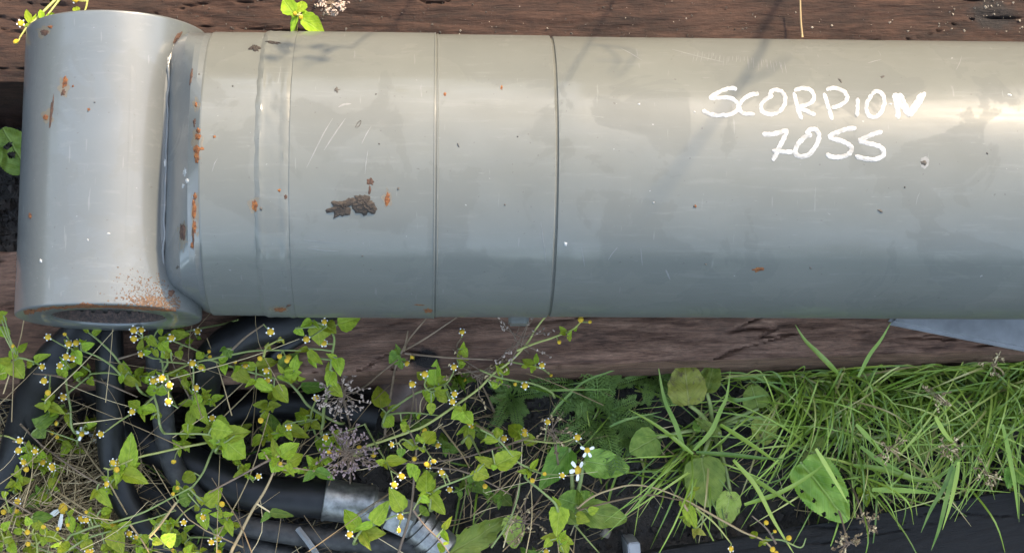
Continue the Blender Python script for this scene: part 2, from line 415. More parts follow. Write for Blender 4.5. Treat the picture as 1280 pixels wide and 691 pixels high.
for k in range(13):
    t = k/12; x = x_w0-.0010+(x_w1-x_w0+.0016)*t
    r = RAD-.0003+.0016*math.sin(min(1, t*5)*math.pi/2)-.0007*max(0, (t-.85)/.15)
    if abs(t-.5) < .3: r -= .0004
    wp.append((x, r))
ringpart('weld_ring', wp, wobw, 28, 220)
ringpart('gland_sleeve', [(x_w1-.0005, RAD), (x_w1, RS-.0003), (x_w1+.0006, RS)]+[(x_w1+(x_s1-x_w1)*t, RS) for t in (.33, .66)]+[(x_s1-.0016, RS), (x_s1-.0013, RS+.0003), (x_s1-.0005, RS+.0002), (x_s1-.0003, RS-.0009), (x_s1+.0003, RS-.0009)])
ringpart('head_ring', [(x_s1+.0002, RS-.0010), (x_s1+.0005, RAD+.0006), (x_s1+.0011, RAD+.0006), (x_s1+.0015, RAD+.0002)]+[(x_s1+(x_s2-x_s1)*t, RAD+.0002) for t in (.33, .66)]+[(x_s2-.0016, RAD+.0002), (x_s2-.0010, RAD-.0001), (x_s2-.0006, RAD-.0016), (x_s2-.0001, RAD-.0018)])
ringpart('barrel_tube', [(x_s2-.0002, RAD-.0019), (x_s2+.0005, RAD-.0016), (x_s2+.0010, RAD-.0005), (x_s2+.0018, RAD-.0004)]+[(x_s2+(1.0-x_s2)*t, RAD-.0004) for t in np.linspace(.02, 1, 30)]+[(1.002, RAD-.003), (1.002, .03)])

# eye boss (axis along y) with bushing
xb = at(142, 221, AXZ).x; rb = .0603
yb0, yb1 = at(30, 397, AXZ).y, at(40, 44, AXZ).y
ym = (yb0+yb1)/2; hl = (yb1-yb0)/2
def lathe_y(prof, seg=128, wob=None):
    V = []
    for i, (y, r) in enumerate(prof):
        for k in range(seg):
            t = 2*math.pi*k/seg; rr = r+(wob(i, t) if wob else 0)
            V.append((xb+rr*math.sin(t), y, AXZ+rr*math.cos(t)))
    return V, grid_faces(len(prof), seg, False, True)
v, f = lathe_y([(yb0+.004, rb-.0235), (yb0+.0006, rb-.023), (yb0+.0002, rb-.0225), (yb0, rb-.0012), (yb0+.0003, rb-.0005), (yb0+.0008, rb-.0001), (yb0+.0015, rb), (yb0+.0022, rb), (yb0+.003, rb)]
               +[(yb0+.004+(2*hl-.008)*t, rb) for t in (.25, .5, .75)]+[(yb1-.003, rb), (yb1-.0022, rb), (yb1-.0015, rb), (yb1-.0008, rb-.0001), (yb1-.0003, rb-.0005), (yb1, rb-.0012), (yb1, rb-.023)])
boss = add_part('eye_boss', mesh('eye_boss', v, f, True, 50), M['paintsky'])
v, f = lathe_y([(yb0+.0035, rb-.0220), (yb0+.0018, rb-.0236), (yb0+.0016, rb-.0250), (yb0+.003, rb-.0258), (ym, rb-.0258), (yb1-.003, rb-.0258), (yb1-.0016, rb-.0250), (yb1-.0018, rb-.0236), (yb1-.0035, rb-.0220)])
bush = link('bushing', mesh('bushing', v, f, True, 40), M['bore'], boss)
rbi = rb-.0259
for row in range(3):
    for k in range(26):
        t = 2*math.pi*(k+.5*(row % 2))/26
        c = Vector((xb+rbi*math.sin(t), yb0+.010+row*.011, AXZ+rbi*math.cos(t))); n = Vector((-math.sin(t), 0, -math.cos(t)))
        e1 = Vector((0, 1, 0)); e2 = n.cross(e1); V = [c+n*.0002]
        for q in range(8):
            aa = 2*math.pi*q/8; V.append(c+n*.0003+(e1*math.cos(aa)+e2*math.sin(aa))*.0017)
        for q in range(8):
            aa = 2*math.pi*q/8; V.append(c+n*.0009+(e1*math.cos(aa)+e2*math.sin(aa))*.0022)
        fc = [(0, 1+q, 1+(q+1) % 8) for q in range(8)]+[(1+q, 9+q, 9+(q+1) % 8, 1+(q+1) % 8) for q in range(8)]
        link('grease_dimple', mesh('grease_dimple', V, fc), M['speck'], boss)

# forged neck between the boss and the barrel: sections morph from the boss to the round barrel
xa, xm_ = X_at(209, .043), X_at(235, .083)
x0 = xb+.30*rb; h0 = math.sqrt(rb*rb-(x0-xb)**2); s0 = -(x0-xb)/h0
def herm(t, p0, m0, p1, m1):
    return (2*t**3-3*t**2+1)*p0+(t**3-2*t**2+t)*m0+(-2*t**3+3*t**2)*p1+(t**3-t**2)*m1
ZA = math.sqrt(rb*rb-(xa-xb)**2)+.0015
sec = []
for k in range(17):
    t = k/16; L = xa-x0
    sec.append((x0+L*t, herm(t, h0+.0002, s0*L, ZA, -.30*L), 10-3*t))
for k in range(1, 4):
    t = k/3; sec.append((xa+(xm_-xa)*t, ZA+(.0865-ZA)*t, 7-4.4*t))
for k in range(1, 3):
    t = k/2; sec.append((xm_+(x_rim+.0006-xm_)*t, .0865+(RAD-.0004-.0865)*t, 2.6-.6*t))
NS = 160; V = []
for (x, h, n) in sec:
    u = min(1, max(0, (x-xa)/(x_rim-xa))); w = .081*(1-u)+(RAD-.0009)*u
    u2 = u*u*(3-2*u); yc = (ym+.002)*(1-u2)
    for k in range(NS):
        t = 2*math.pi*k/NS; c, s_ = math.cos(t), math.sin(t)
        V.append((x, yc+w*math.copysign(abs(s_)**(2/n), s_), AXZ+h*math.copysign(abs(c)**(2/n), c)))
inb = lambda p: math.hypot(p[0]-xb, p[2]-AXZ) < rb-.0006
neck = add_part('neck', mesh('neck', V, [tuple(reversed(q)) for q in grid_faces(len(sec), NS, False, True) if not all(inb(V[i]) for i in q)], True, 11), M['paintsky'])
# weld bead where the neck meets the boss
V = []; Fc = []
pts = []
for k in range(60):
    y = ym+.002-.080+.160*k/59
    pts.append(Vector((xa-.0006+.0009*mnoise.noise(Vector((y*90, 1, 2))), y, AXZ+ZA+.0002+.0006*mnoise.noise(Vector((y*140, 5, 2)))-.010*max(0, abs(k-29.5)/29.5-.72)**1.3*3)))
tube_into(V, Fc, pts, .0013, .0013, 8, True, lambda t, r: r*(.7+.7*abs(mnoise.noise(Vector((t*40, 0, 0))))))
add_part('weld_bead', mesh('weld_bead', V, Fc), M['paintsky'], True, neck)
# port lug on the underside
bm = bmesh.new(); bmesh.ops.create_cube(bm, size=1.0)
bmesh.ops.scale(bm, vec=(.0135, .018, .016), verts=bm.verts)
bmesh.ops.bevel(bm, geom=bm.edges[:], offset=.0012, segments=2, affect='EDGES')
me = bpy.data.meshes.new('port_lug'); bm.to_mesh(me); bm.free()
lg = link('port_lug', me, M['paint'], cyl)
lx = at(648, 399, .16).x
lg.location = Vector((lx, -.0865, .160))-cyl.location

# ---- decals that sit on the steel: raycast from pixel to the real surface
bpy.context.view_layer.update()
VV = []; FF = []
for o in parts_for_cast:
    off = len(VV); VV += [o.matrix_world @ q.co for q in o.data.vertices]; FF += [tuple(off+i for i in p.vertices) for p in o.data.polygons]
bvh = BVHTree.FromPolygons(VV, FF)
def hit(px, py, eps):
    p, n, i, d = bvh.ray_cast(CAM, ray(px, py))
    if p is None: return None
    if n.dot(ray(px, py)) > 0: n = -n
    return p+n*eps
def patch(name, px, py, rx, ry, mat, rot=0, eps=.0004, thick=.0003, seed=0, rough=.45, rings=4, seg=26, outline=None):
    V = []; rr = random.Random(seed+int(px*7+py)); c0, s0_ = math.cos(rot), math.sin(rot)
    o0 = rr.uniform(0, 50)
    for i in range(rings+1):
        t = i/rings
        for k in range(seg):
            a_ = 2*math.pi*k/seg
            q = 1+rough*(1.6*mnoise.noise(Vector((math.cos(a_)*1.6+o0, math.sin(a_)*1.6, 0)))+.9*mnoise.noise(Vector((math.cos(a_)*5+o0, math.sin(a_)*5, 3))))
            if outline: q *= outline(a_)
            ux, uy = rx*t*q*math.cos(a_), ry*t*q*math.sin(a_)
            X_, Y_ = px+ux*c0-uy*s0_, py+ux*s0_+uy*c0
            e = .00005 if i == rings else eps+thick*(1-t*t)*(.5+1.2*abs(mnoise.noise(Vector((X_*.6, Y_*.6, o0)))))
            h = hit(X_, Y_, e)
            if h is None: return None
            V.append(h)
    return link(name, mesh(name, V, grid_faces(rings+1, seg, False, True)), mat, cyl)
RUST = [  # px, py, rx, ry, rot, dark?
 (64.5, 140, 1.8, 18, .12, 1), (57, 147, 3, 4, 0, 0), (81, 103, 3, 7, .1, 0), (79, 116, 2.6, 4, .3, 1), (91, 108, 1.5, 1.5, 0, 0), (37.5, 270, 2, 3.4, 0, 0),
 (55.5, 41, 4.6, 4.4, 0, 1), (63, 34, 3, 2, 0, 0), (239, 96, 1.6, 9, .15, 1), (228, 291, 3.6, 11, 0, 1), (242.5, 262, 2.6, 13, 0, 0), (241.5, 295, 1.3, 14, 0, 1),
 (246, 187, 4, 5, 0, 0), (247, 171, 4, 4, 0, 0), (245, 131, 1.6, 3, 0, 0), (268, 171, 2, 1.6, 0, 0), (243, 153, 1.6, 5, 0, 1),
 (318, 257, 3.6, 6, 0, 0), (349, 238, 2, 2, 0, 0), (357, 246, 2, 2.6, 0, 1), (350, 387, 7.5, 2.6, -.1, 0), (361, 382, 3, 1.4, -.4, 1),
 (535, 388, 5.5, 2.8, .05, 0), (524, 381, 7, .7, .05, 0), (948, 337, 7.5, 2.4, -.12, 0), (627, 110, 1.4, 3, 0, 0), (556, 118, 2, 2.6, 0, 0),
 (463, 227, 4.5, 4, .3, 1), (462, 238, 1.6, 6, .1, 1), (484, 250, 3, 8, .2, 0), (869, 258, 1.8, 2, 0, 0), (214, 366, 4, 4, 0, 1), (222, 47, 3, 8, .6, 1), (111, 137, 1.6, 2, 0, 0)]
for i, (x, y, rx, ry, ro, dk) in enumerate(RUST):
    patch('rust_spot', x, y, rx, ry, M['rustdark' if dk else 'rust'], ro, .00012, .0003, i, .33, 3, 34)
for (x, y, rx, ry) in [(247, 180, 7, 16), (244, 270, 5, 32), (228, 292, 7, 16), (318, 257, 7, 10), (80, 108, 7, 12), (60, 146, 6, 10), (484, 250, 6, 11), (350, 386, 11, 4), (55, 40, 8, 7), (246, 132, 4, 9)]:
    patch('rust_stain', x, y, rx, ry, M['stain'], 0, .00003, .00002, 31, .4, 2, 30)
for (x, y, rx, ry) in [(246, 197, 3, 6), (244, 246, 2, 5), (243, 283, 2.4, 8), (248, 163, 3, 3), (240, 307, 2, 4), (252, 186, 3, 2)]:
    patch('rust_spot', x, y, rx, ry, M['rust'], 0, .00014, .0003, 77, .33, 3, 30)
# speckled rust on the lower end of the neck fillet and along both rims
rr = random.Random(5); V = []; Fc = []
for i in range(900):
    x = rr.gauss(190, 22); y = 386-abs(rr.gauss(0, 19))
    if not (95 < x < 226 and (x-208)*1.1 < (y-352)): continue
    q = rr.uniform(.35, 1.5)*(1.1 if y > 370 else .75); off = len(V); ok = True; ring = []
    for k in range(7):
        a_ = 6.283*k/7; h = hit(x+q*math.cos(a_)*rr.uniform(.6, 1.3), y+q*.8*math.sin(a_)*rr.uniform(.6, 1.3), .00008)
        if h is None: ok = False; break
        ring.append(h)
    c = hit(x, y, .00025)
    if not ok or c is None or max((h-c).length for h in ring) > .004: continue
    V += ring+[c]; Fc += [(off+k, off+(k+1) % 7, off+7) for k in range(7)]
o = link('rust_speckle', mesh('rust_speckle', V, Fc), M['rustfine'], cyl); o['kind'] = 'stuff'
def ribbon(name, pl, w0, mat, eps=.00035, wob=.0, k=8, parent=cyl, taper=False, seed=0):
    P = spline([Vector((x, y, 0)) for x, y in pl], k)
    V = []; n = len(P)
    for i, p in enumerate(P):
        d = (P[min(i+1, n-1)]-P[max(i-1, 0)]).normalized(); q = Vector((-d.y, d.x, 0)); t = i/(n-1)
        e = min(1, .45+min(t, 1-t)*n*.28)
        if taper: e = math.sin(math.pi*min(.98, max(.02, t)))**.5
        for j in range(5):
            u = (j-2)/2
            ww = w0*.5*e*(1+wob*mnoise.noise(Vector((p.x*.35+seed, p.y*.35, u*3))))
            h = hit(p.x+q.x*ww*u, p.y+q.y*ww*u, .00005 if abs(u) == 1 else eps*(1-.3*abs(u)))
            if h is None: return None
            V.append(h)
    return link(name, mesh(name, V, grid_faces(n, 5)), mat, parent)
def rim_patch(pts_top, mat):
    pass
# ragged rust along the two rims of the eye boss
for (pts, w) in (([(47, 36), (55, 29), (66, 24), (78, 21), (92, 18.5), (108, 17), (124, 16.5), (136, 16.5)], 5.5),
                 ([(42, 389), (60, 385), (80, 384), (105, 383), (130, 383), (160, 384), (190, 386), (220, 388)], 3.2),
                 ([(95, 382), (108, 381), (122, 382)], 4.5), ([(30, 391), (36, 389), (44, 388)], 6)):
    ribbon('rim_rust', pts, w, M['rustdark' if pts[0][1] < 200 else 'rust'], .0004, 1.4)
# mud, chips and specks
patch('mud_patch', 428, 258, 17, 9, M['mud'], -.25, .0004, .0011, 3, .42, 9, 44)
patch('mud_patch', 455, 256, 14, 13, M['mud'], .2, .0004, .0012, 4, .42, 9, 44)
patch('mud_patch', 318, 61, 6.5, 3, M['mud'], 0, .0005, .0018, 5, .6, 5, 26)
patch('mud_patch', 341, 54, 8, 1.6, M['mud'], .15, .0003, .001, 6, .7, 4, 26)
for (x, y, rx, ry) in [(1155, 204, 3.4, 5), (868, 258, 1.5, 1.6), (1101, 264, 1.5, 4), (1050, 101, 3.6, 1.4), (1103, 96, 3, 1.6), (421, 113, 2.6, 3.4), (573, 182, 2.6, .9), (474, 180, 1, 1),
                       (498, 236, 1.4, 1.4), (326, 261, 1.6, 1.8), (470, 118, .9, .9), (882, 330, 1.5, 1), (1013, 335, 2, 1), (1131, 234, 1.2, 1.2), (453, 320, 1.2, 1), (291, 108, 1.2, .9), (249, 93, 1.2, 1.3), (1234, 192, 1, 1.6), (647, 171, 1, 1), (631, 256, 1, 1), (110, 139, 1, 1.2), (222, 334, 2.4, 1.4), (118, 128, 1, 1)]:
    patch('dark_speck', x, y, rx, ry, M['speck'], random.uniform(0, 3), .0002, .0005, 1, .5, 2, 12)
for (x, y, rx, ry) in [(231, 216, 2, 5), (234, 226, 2.6, 2.4), (229, 232, 1.6, 3), (817, 253, 1, 1), (868, 140, 1, 1), (1113, 130, 2, 1), (51, 326, 1.6, 2.2), (136, 292, 2, 1.4), (110, 300, 1.2, 1.4), (1262, 119, 3, 1.2), (707, 305, 2.2, 2), (799, 130, 1.4, 1), (210, 75, .8, 4), (206, 205, 1, 5)]:
    patch('paint_chip', x, y, rx, ry, M['chip'], random.uniform(-.3, .3), .0002, .0004, 2, .5, 2, 14)
patch('paint_chip', 1156, 203, 5.5, 7.5, M['scratch'], 0, .00006, .00004, 8, .12, 2, 22)
# curled hair-like fibre and scratches
ribbon('fibre', [(444, 160), (447, 154), (451, 151), (450, 156), (446, 160)], .8, M['speck'], .0004)
for pl, w in [([(383, 210), (392, 192), (404, 168), (416, 148)], 1.4), ([(405, 188), (418, 168), (432, 148)], 1.6), ([(423, 134), (430, 131), (439, 130)], 2.6), ([(452, 180), (458, 168), (464, 158)], 1.2),
              ([(456, 218), (458, 200), (460, 188)], .9), ([(380, 300), (400, 302), (425, 304)], 1.0), ([(384, 310), (405, 313), (424, 314)], 1.0), ([(727, 310), (729, 322), (731, 333)], 1.4), ([(760, 325), (766, 316), (772, 309)], 1.2),
              ([(801, 310), (802, 322), (803, 332)], 1.0), ([(676, 277), (679, 300), (683, 332)], 1.2), ([(775, 60), (790, 68), (803, 76)], .8), ([(840, 62), (870, 70), (905, 78)], 1.0), ([(1085, 79), (1096, 76), (1102, 75)], .8),
              ([(1195, 88), (1200, 78), (1202, 70)], .7), ([(1145, 256), (1147, 247), (1150, 240)], .8), ([(838, 350), (834, 341), (832, 337)], 2.0), ([(296, 322), (303, 326)], 1.4), ([(265, 215), (268, 205), (272, 198)], 1.0)]:
    ribbon('scratch', pl, w, M['scratch'], .00008, .5, taper=True)
rr = random.Random(17)
for i in range(34):
    x = 868+i*3.4+rr.uniform(-2, 2); y0 = 64+.30*(x-868)*.42+rr.uniform(-2, 2); L_ = rr.uniform(5, 15)
    ribbon('scratch', [(x, y0), (x-1+.02*(x-868), y0+L_*.5), (x-3+.05*(x-868), y0+L_)], rr.uniform(.35, .7), M['scratch'], .00006, .5, taper=True)
# white hand lettering
LX = lambda q: [(860+x/4.0, 90+y/4.0) for x, y in q]
LET = [
 [[(245,88),(215,82),(175,92),(122,120),(118,132),(160,130),(210,131),(244,155),(251,180),(235,200),(200,215),(150,218),(105,210),(72,193)]],
 [[(355,112),(325,112),(285,130),(260,160),(258,190),(280,208),(335,212)]],
 [[(425,118),(385,140),(365,170),(375,200),(415,212),(460,195),(485,155),(480,115),(455,92),(425,92),(404,120)]],
 [[(530,103),(545,170),(568,240)], [(530,94),(570,82),(610,90),(630,120),(620,150),(590,165),(556,178),(590,195),(638,217)]],
 [[(680,106),(700,170),(722,242)], [(690,88),(730,82),(775,95),(795,125),(785,150),(750,172),(715,180)]],
 [[(848,130),(848,175),(843,225)]],
 [[(922,108),(897,150),(892,190),(907,220),(940,225),(970,195),(982,150),(970,110),(942,97),(916,110)]],
 [[(1032,108),(1044,170),(1052,235)], [(1036,106),(1070,165),(1108,224)], [(1056,108),(1084,165),(1110,220)], [(1106,222),(1145,170),(1184,102)], [(1100,212),(1135,160),(1168,108)]],
 [[(370,310),(420,312),(500,290)], [(498,290),(470,350),(445,400),(425,445)], [(420,393),(475,400),(528,400)]],
 [[(620,315),(590,322),(552,360),(536,400),(556,422),(600,415),(640,370),(655,320),(640,290),(612,288),(590,315)]],
 [[(842,281),(790,288),(740,304),(700,324)], [(702,322),(735,338),(780,350),(815,375),(810,405),(770,425),(720,425),(690,410)]],
 [[(972,299),(920,314),(880,332),(852,348)], [(854,346),(900,358),(950,370),(975,390),(975,418),(940,436),(890,435),(835,420)]]]
for i, strokes in enumerate(LET):
    w = 5.0 if i < 8 else 5.6
    if i == 7: w = 6.4
    first = None
    V = []; Fc = []
    for st in strokes:
        o = ribbon('letter', LX(st), w, M['white'], .0003, .4, 10, cyl, False, i)
        off = len(V); V += [tuple(q.co) for q in o.data.vertices]; Fc += [tuple(off+j for j in p.vertices) for p in o.data.polygons]
        bpy.data.objects.remove(o)
    # strokes of one character are one mesh; lift later strokes a touch so that crossings do not share a plane
    link('letter', mesh('letter', [(a_, b_, c_+.00008*(j*3//len(V))) for j, (a_, b_, c_) in enumerate(V)], Fc), M['white'], cyl)

# ------------------------------------------------------------------ grey bracket under the barrel
P = [at(1108, 404, .104), at(1290, 440, .104), at(1420, 470, .104), at(1420, 330, .104), at(1150, 360, .104)]
bm = bmesh.new(); vs_ = [bm.verts.new(p) for p in P]; fc = bm.faces.new(vs_)
ex = bmesh.ops.extrude_face_region(bm, geom=[fc]); up = [e for e in ex['geom'] if isinstance(e, bmesh.types.BMVert)]
for v_ in up: v_.co.z -= .0075
bmesh.ops.recalc_face_normals(bm, faces=bm.faces)
bmesh.ops.bevel(bm, geom=bm.edges[:], offset=.0028, segments=4, affect='EDGES')
me = bpy.data.meshes.new('steel_bracket'); bm.to_mesh(me); bm.free()
me.polygons.foreach_set('use_smooth', [True]*len(me.polygons)); me.set_sharp_from_angle(angle=R_(40))
tag(link('steel_bracket', me, M['bracket']), 'blue grey painted steel plate wedged between the cylinder and the timber beam', 'bracket')

# ------------------------------------------------------------------ hoses
def hose(name, pts, r, mat, label, cat='hose', ribs=False, seg=20, parent=None, cap=True):
    P = spline([at(x, y, z) for x, y, z in pts], 14)
    V = []; Fc = []
    rf = None
    if ribs: rf = lambda t, q: q*(1+.035*mnoise.noise(Vector((t*46, 1, 3)))+.02*mnoise.noise(Vector((t*160, 2, 3))))
    tube_into(V, Fc, P, r, r, seg, cap, rf)
    o = link(name, mesh(name, V, Fc, True, 50), mat, parent)
    return tag(o, label, cat, 'hydraulic hoses in the weeds') if parent is None else o
hose('hydraulic_hose', [(133, 330, .113), (135, 395, .112), (137, 450, .108), (138, 505, .085), (139, 555, .066), (147, 600, .056), (164, 638, .048), (196, 672, .040), (240, 705, .03)], .0100, M['hose'],
     'black rubber hose dropping straight over the timber beam below the eye')
hose('hydraulic_hose', [(120, 340, .114), (112, 400, .114), (96, 425, .114), (66, 455, .110), (44, 495, .085), (30, 540, .06), (14, 590, .045), (-30, 650, .03)], .0140, M['hose'],
     'fat black hose curving off the timber beam towards the straw')
hose('hydraulic_hose', [(262, 560, .02), (254, 510, .05), (256, 470, .085), (276, 437, .110), (315, 414, .110), (365, 402, .1095), (430, 370, .109)], .0125, M['hose'],
     'thick black hose looping over the timber beam beneath the weld ring')
hose('hydraulic_hose', [(255, 560, .015), (270, 525, .03), (279, 497, .05), (292, 478, .062), (330, 455, .090), (362, 430, .103), (410, 405, .104)], .0045, M['hose'],
     'thin black hose arching beside the thick loop')
hose('hydraulic_hose', [(255, 532, .015), (305, 511, .017), (352, 504, .018), (415, 510, .017), (470, 520, .012)], .0115, M['hose'],
     'black hose lying low on the soil under the flowering weeds')
hose('hydraulic_hose', [(200, 410, .105), (196, 440, .106), (198, 475, .098), (203, 510, .080), (206, 540, .070), (214, 575, .062), (228, 602, .054), (258, 634, .046), (306, 656, .040), (364, 667, .036), (430, 675, .034), (500, 680, .032), (560, 684, .03)], .0078, M['hosegrey'],
     'scuffed grey ribbed hose passing over the thick black hose', ribs=True)
hose('hydraulic_hose', [(180, 610, .02), (225, 640, .022), (268, 662, .024), (316, 684, .024), (380, 702, .02)], .0085, M['hosegrey'],
     'worn grey hose half hidden below the ribbed hose', ribs=True)
# main hose with ferrule, nut and elbow
mh = empty('hydraulic_hose', at(340, 620, 0), 'thick black hose with crimped zinc ferrule and angled steel coupling', 'hose', 'hydraulic hoses in the weeds')
hose('rubber_tube', [(120, 480, .030), (150, 518, .034), (184, 550, .037), (222, 570, .040), (258, 590, .042), (300, 609, .043), (345, 619, .043), (412, 624, .042)], .0142, M['hose'], '', parent=mh, seg=28)
def lathe_path(prof, p, d, seg=40):
    d = d.normalized(); n = Vector((0, 0, 1)); n = (n-d*n.dot(d)).normalized(); b_ = d.cross(n); V = []
    for (t, r) in prof:
        for k in range(seg):
            a_ = 2*math.pi*k/seg; V.append(p+d*t+(n*math.cos(a_)+b_*math.sin(a_))*r)
    fc = grid_faces(len(prof), seg, False, True); fc.append(tuple(range(seg))); fc.append(tuple((len(prof)-1)*seg+seg-1-k for k in range(seg)))
    return mesh('f', V, fc, True, 32)
p0 = at(405, 623, .042); p1 = at(470, 633, .040); d1 = p1-p0; L1 = d1.length
link('ferrule', lathe_path([(0, .0120), (0, .0156), (.0006, .0161), (.0016, .0160), (.003, .0152), (L1*.84, .0149), (L1*.88, .0157), (L1*.94, .0157), (L1*.97, .0146), (L1, .0140), (L1, .0100)], p0, d1), M['steel'], mh)
link('hose_tail', lathe_path([(0, .0112), (.014, .0112), (.018, .0105)], p1, d1), M['steel'], mh)
p2 = at(484, 637, .040); d2 = at(533, 660, .036)-p2
link('hex_nut', lathe_path([(0, .011), (.0006, .0135), (.002, .0152), (.019, .0152), (.0208, .0138), (.0212, .011)], p2, d2, 6), M['steel'], mh)
p3 = p2+d2.normalized()*.021; d3 = at(560, 694, .030)-p3
link('elbow', lathe_path([(0, .0115), (.004, .0118), (.0045, .0145), (.009, .0147), (.0095, .0128), (.0115, .0128), (.012, .0146), (.017, .0146), (.0175, .0125), (.0195, .0125), (.02, .0142), (.03, .0142), (.032, .012)], p3, d3, 36), M['steel'], mh)
# tie strap and square bar end, stone
V = []; Fc = []
tube_into(V, Fc, [at(372, 660, .044), at(384, 675, .046), at(396, 692, .040)], .0022, .0022, 4)
tag(link('cable_tie', mesh('cable_tie', V, Fc, False), M['bracket']), 'pale grey plastic tie across the ribbed hose', 'cable tie')
bm = bmesh.new(); bmesh.ops.create_cube(bm, size=1.0); bmesh.ops.scale(bm, vec=(.009, .02, .045), verts=bm.verts)
bmesh.ops.bevel(bm, geom=bm.edges[:], offset=.001, segments=2, affect='EDGES'); me = bpy.data.meshes.new('bar'); bm.to_mesh(me); bm.free()
o = tag(link('steel_bar', me, M['bracket']), 'end of a square grey steel bar in the black soil', 'bar'); o.location = at(789, 688, .018); o.rotation_euler = (.2, 0, .1)
def rock(name, px, py, z, s, mat, label, cat, seed, group=None):
    bm = bmesh.new(); bmesh.ops.create_icosphere(bm, subdivisions=3, radius=1)
    for v_ in bm.verts:
        q = v_.co*1.3+Vector((seed, 0, 0)); v_.co *= 1+.28*mnoise.noise(q)+.1*mnoise.noise(q*3)
        v_.co.x *= s[0]; v_.co.y *= s[1]; v_.co.z *= s[2]
    me = bpy.data.meshes.new(name); bm.to_mesh(me); bm.free(); me.polygons.foreach_set('use_smooth', [True]*len(me.polygons))
    o = link(name, me, mat); p = at(px, py, z); o.location = p
    return tag(o, label, cat, group)
rock('stone', 503, 487, .012, (.019, .024, .016), M['stone'], 'smooth reddish brown stone below the timber beam', 'stone', 3)
rock('pebble', 757, 666, .004, (.004, .0038, .003), M['clod'], 'small pale pink pebble on the black soil', 'pebble', 5)
rock('pebble', 702, 467, .006, (.005, .004, .003), M['rust'], 'small orange red brick crumb at the foot of the beam', 'pebble', 9)

# ------------------------------------------------------------------ leaf and flower pieces
def leaf_mesh(name, prof, nu=5, bend=.12, fold=.18, wave=.0, serr=.0, seed=0, holes=(), n_l=7):
    V = []; nl = n_l
    for i in range(nl):
        t = i/(nl-1); w = prof(t)
        for j in range(nu):
            u = (j/(nu-1)-.5)*2
            ww = w*(1+(serr*(1 if i % 2 else -1) if abs(u) > .99 and 0 < i < nl-1 else 0))
            x = .5*u*ww
            z = fold*abs(x)-bend*t*t+wave*mnoise.noise(Vector((x*5+seed, t*5, seed)))
            V.append((x, t-.05*abs(u)*w, z))
    fc = grid_faces(nl, nu)
    if holes:
        cen = lambda q: (sum(V[k][0] for k in q)/4, sum(V[k][1] for k in q)/4)
        fc = [q for q in fc if not any(((cen(q)[0]-hx)/ha)**2+((cen(q)[1]-hy)/hb)**2 < 1+.5*mnoise.noise(Vector((cen(q)[0]*30, cen(q)[1]*30, hx*9))) for hx, hy, ha, hb in holes)]
    return mesh(name, V, [tuple(reversed(q)) for q in fc])
lance = lambda t: max(.04, (math.sin(math.pi*t**.66)**.86)*1.02) if t < .995 else .02
ovate = lambda t: max(.06, math.sin(math.pi*t**.55)**.7*1.0) if t < .995 else .03
broad = lambda t: max(.10, math.sin(math.pi*min(.98, .06+.94*t**.8))**.55) if t < .99 else .18
LM = {}
for mk in ('leaf', 'leafdark', 'leafyellow', 'leafsun'):
    LM[mk] = []
    for k in range(4):
        me = leaf_mesh('leaf', lance if k != 2 else ovate, 5, [.10, .25, -.06, .35][k], [.25, .35, .1, .2][k], .07, .035, k*3.3, n_l=11)
        me.materials.append(M[mk]); LM[mk].append(me)
for mk in ('plantain', 'plantainold'):
    LM[mk] = []
    for k in range(3):
        me = leaf_mesh('leaf', broad, 7, [.12, .02, .25][k], .12, .11, .03, 20+k*5, n_l=10); me.materials.append(M[mk]); LM[mk].append(me)
me = leaf_mesh('leaf', broad, 31, .08, .1, .08, .02, 3, [(-.14, .42, .10, .07), (-.10, .62, .12, .07)], 36); me.materials.append(M['plantain']); LM['holes2'] = [me]
me = leaf_mesh('leaf', broad, 41, .10, .1, .10, .02, 7, [(-.36, .45, .05, .035), (-.2, .5, .03, .02), (.28, .5, .05, .03), (.3, .72, .06, .03), (.1, .82, .03, .02), (-.3, .75, .035, .02), (.36, .3, .05, .03)], 48); me.materials.append(M['plantain']); LM['holes7'] = [me]
def toothed(t): return max(.05, (math.sin(math.pi*t**.75)**.8))*(1+.20*(((t*6.5) % 1)-.5))
me = leaf_mesh('leaf', toothed, 7, .1, .2, .08, 0, 4, (), 40); me.materials.append(M['plantain']); LM['toothed'] = [me]

def flower_mesh(npet, plen, seed, long_=False):
    V = []; Fc = []; mi = []
    rr = random.Random(seed)
    def dome(r, h, z, m_, rings=4, seg=12, flip=1):
        off = len(V)
        for i in range(rings):
            a_ = (i/(rings-1))*math.pi/2
            for k in range(seg):
                b_ = 2*math.pi*k/seg; q = r*math.cos(a_)*(1+.08*rr.uniform(-1, 1))
                V.append((q*math.cos(b_), q*math.sin(b_), z+h*math.sin(a_)*flip))
        f_ = grid_faces(rings, seg, False, True, off); Fc.extend(f_); mi.extend([m_]*len(f_))
    dome(.37, .24, .10, 1)
    dome(.34, .34, .10, 2, flip=-1)
    for k in range(npet):
        b_ = 2*math.pi*(k+rr.uniform(-.15, .15))/max(npet, 5); c, s_ = math.cos(b_), math.sin(b_); off = len(V)
        wv = .115 if not long_ else .19
        pr = [(.34, .6), (.34+plen*.55, 1.0), (.34+plen, .75)]
        dz = rr.uniform(-.10, .05)
        for i, (d, w) in enumerate(pr):
            for u in (-1, 0, 1):
                y = u*w*wv; d2 = d+(.05 if (i == 2 and u == 0) else 0)
                V.append((c*d2-s_*y, s_*d2+c*y, .12+dz*i+.03*(u == 0)))
        f_ = grid_faces(3, 3, off=off); Fc.extend(f_); mi.extend([0]*len(f_))
    me = mesh('flower_head', V, Fc, True, None, mi)
    for m_ in ('petal', 'disc', 'stem'): me.materials.append(M[m_])
    return me
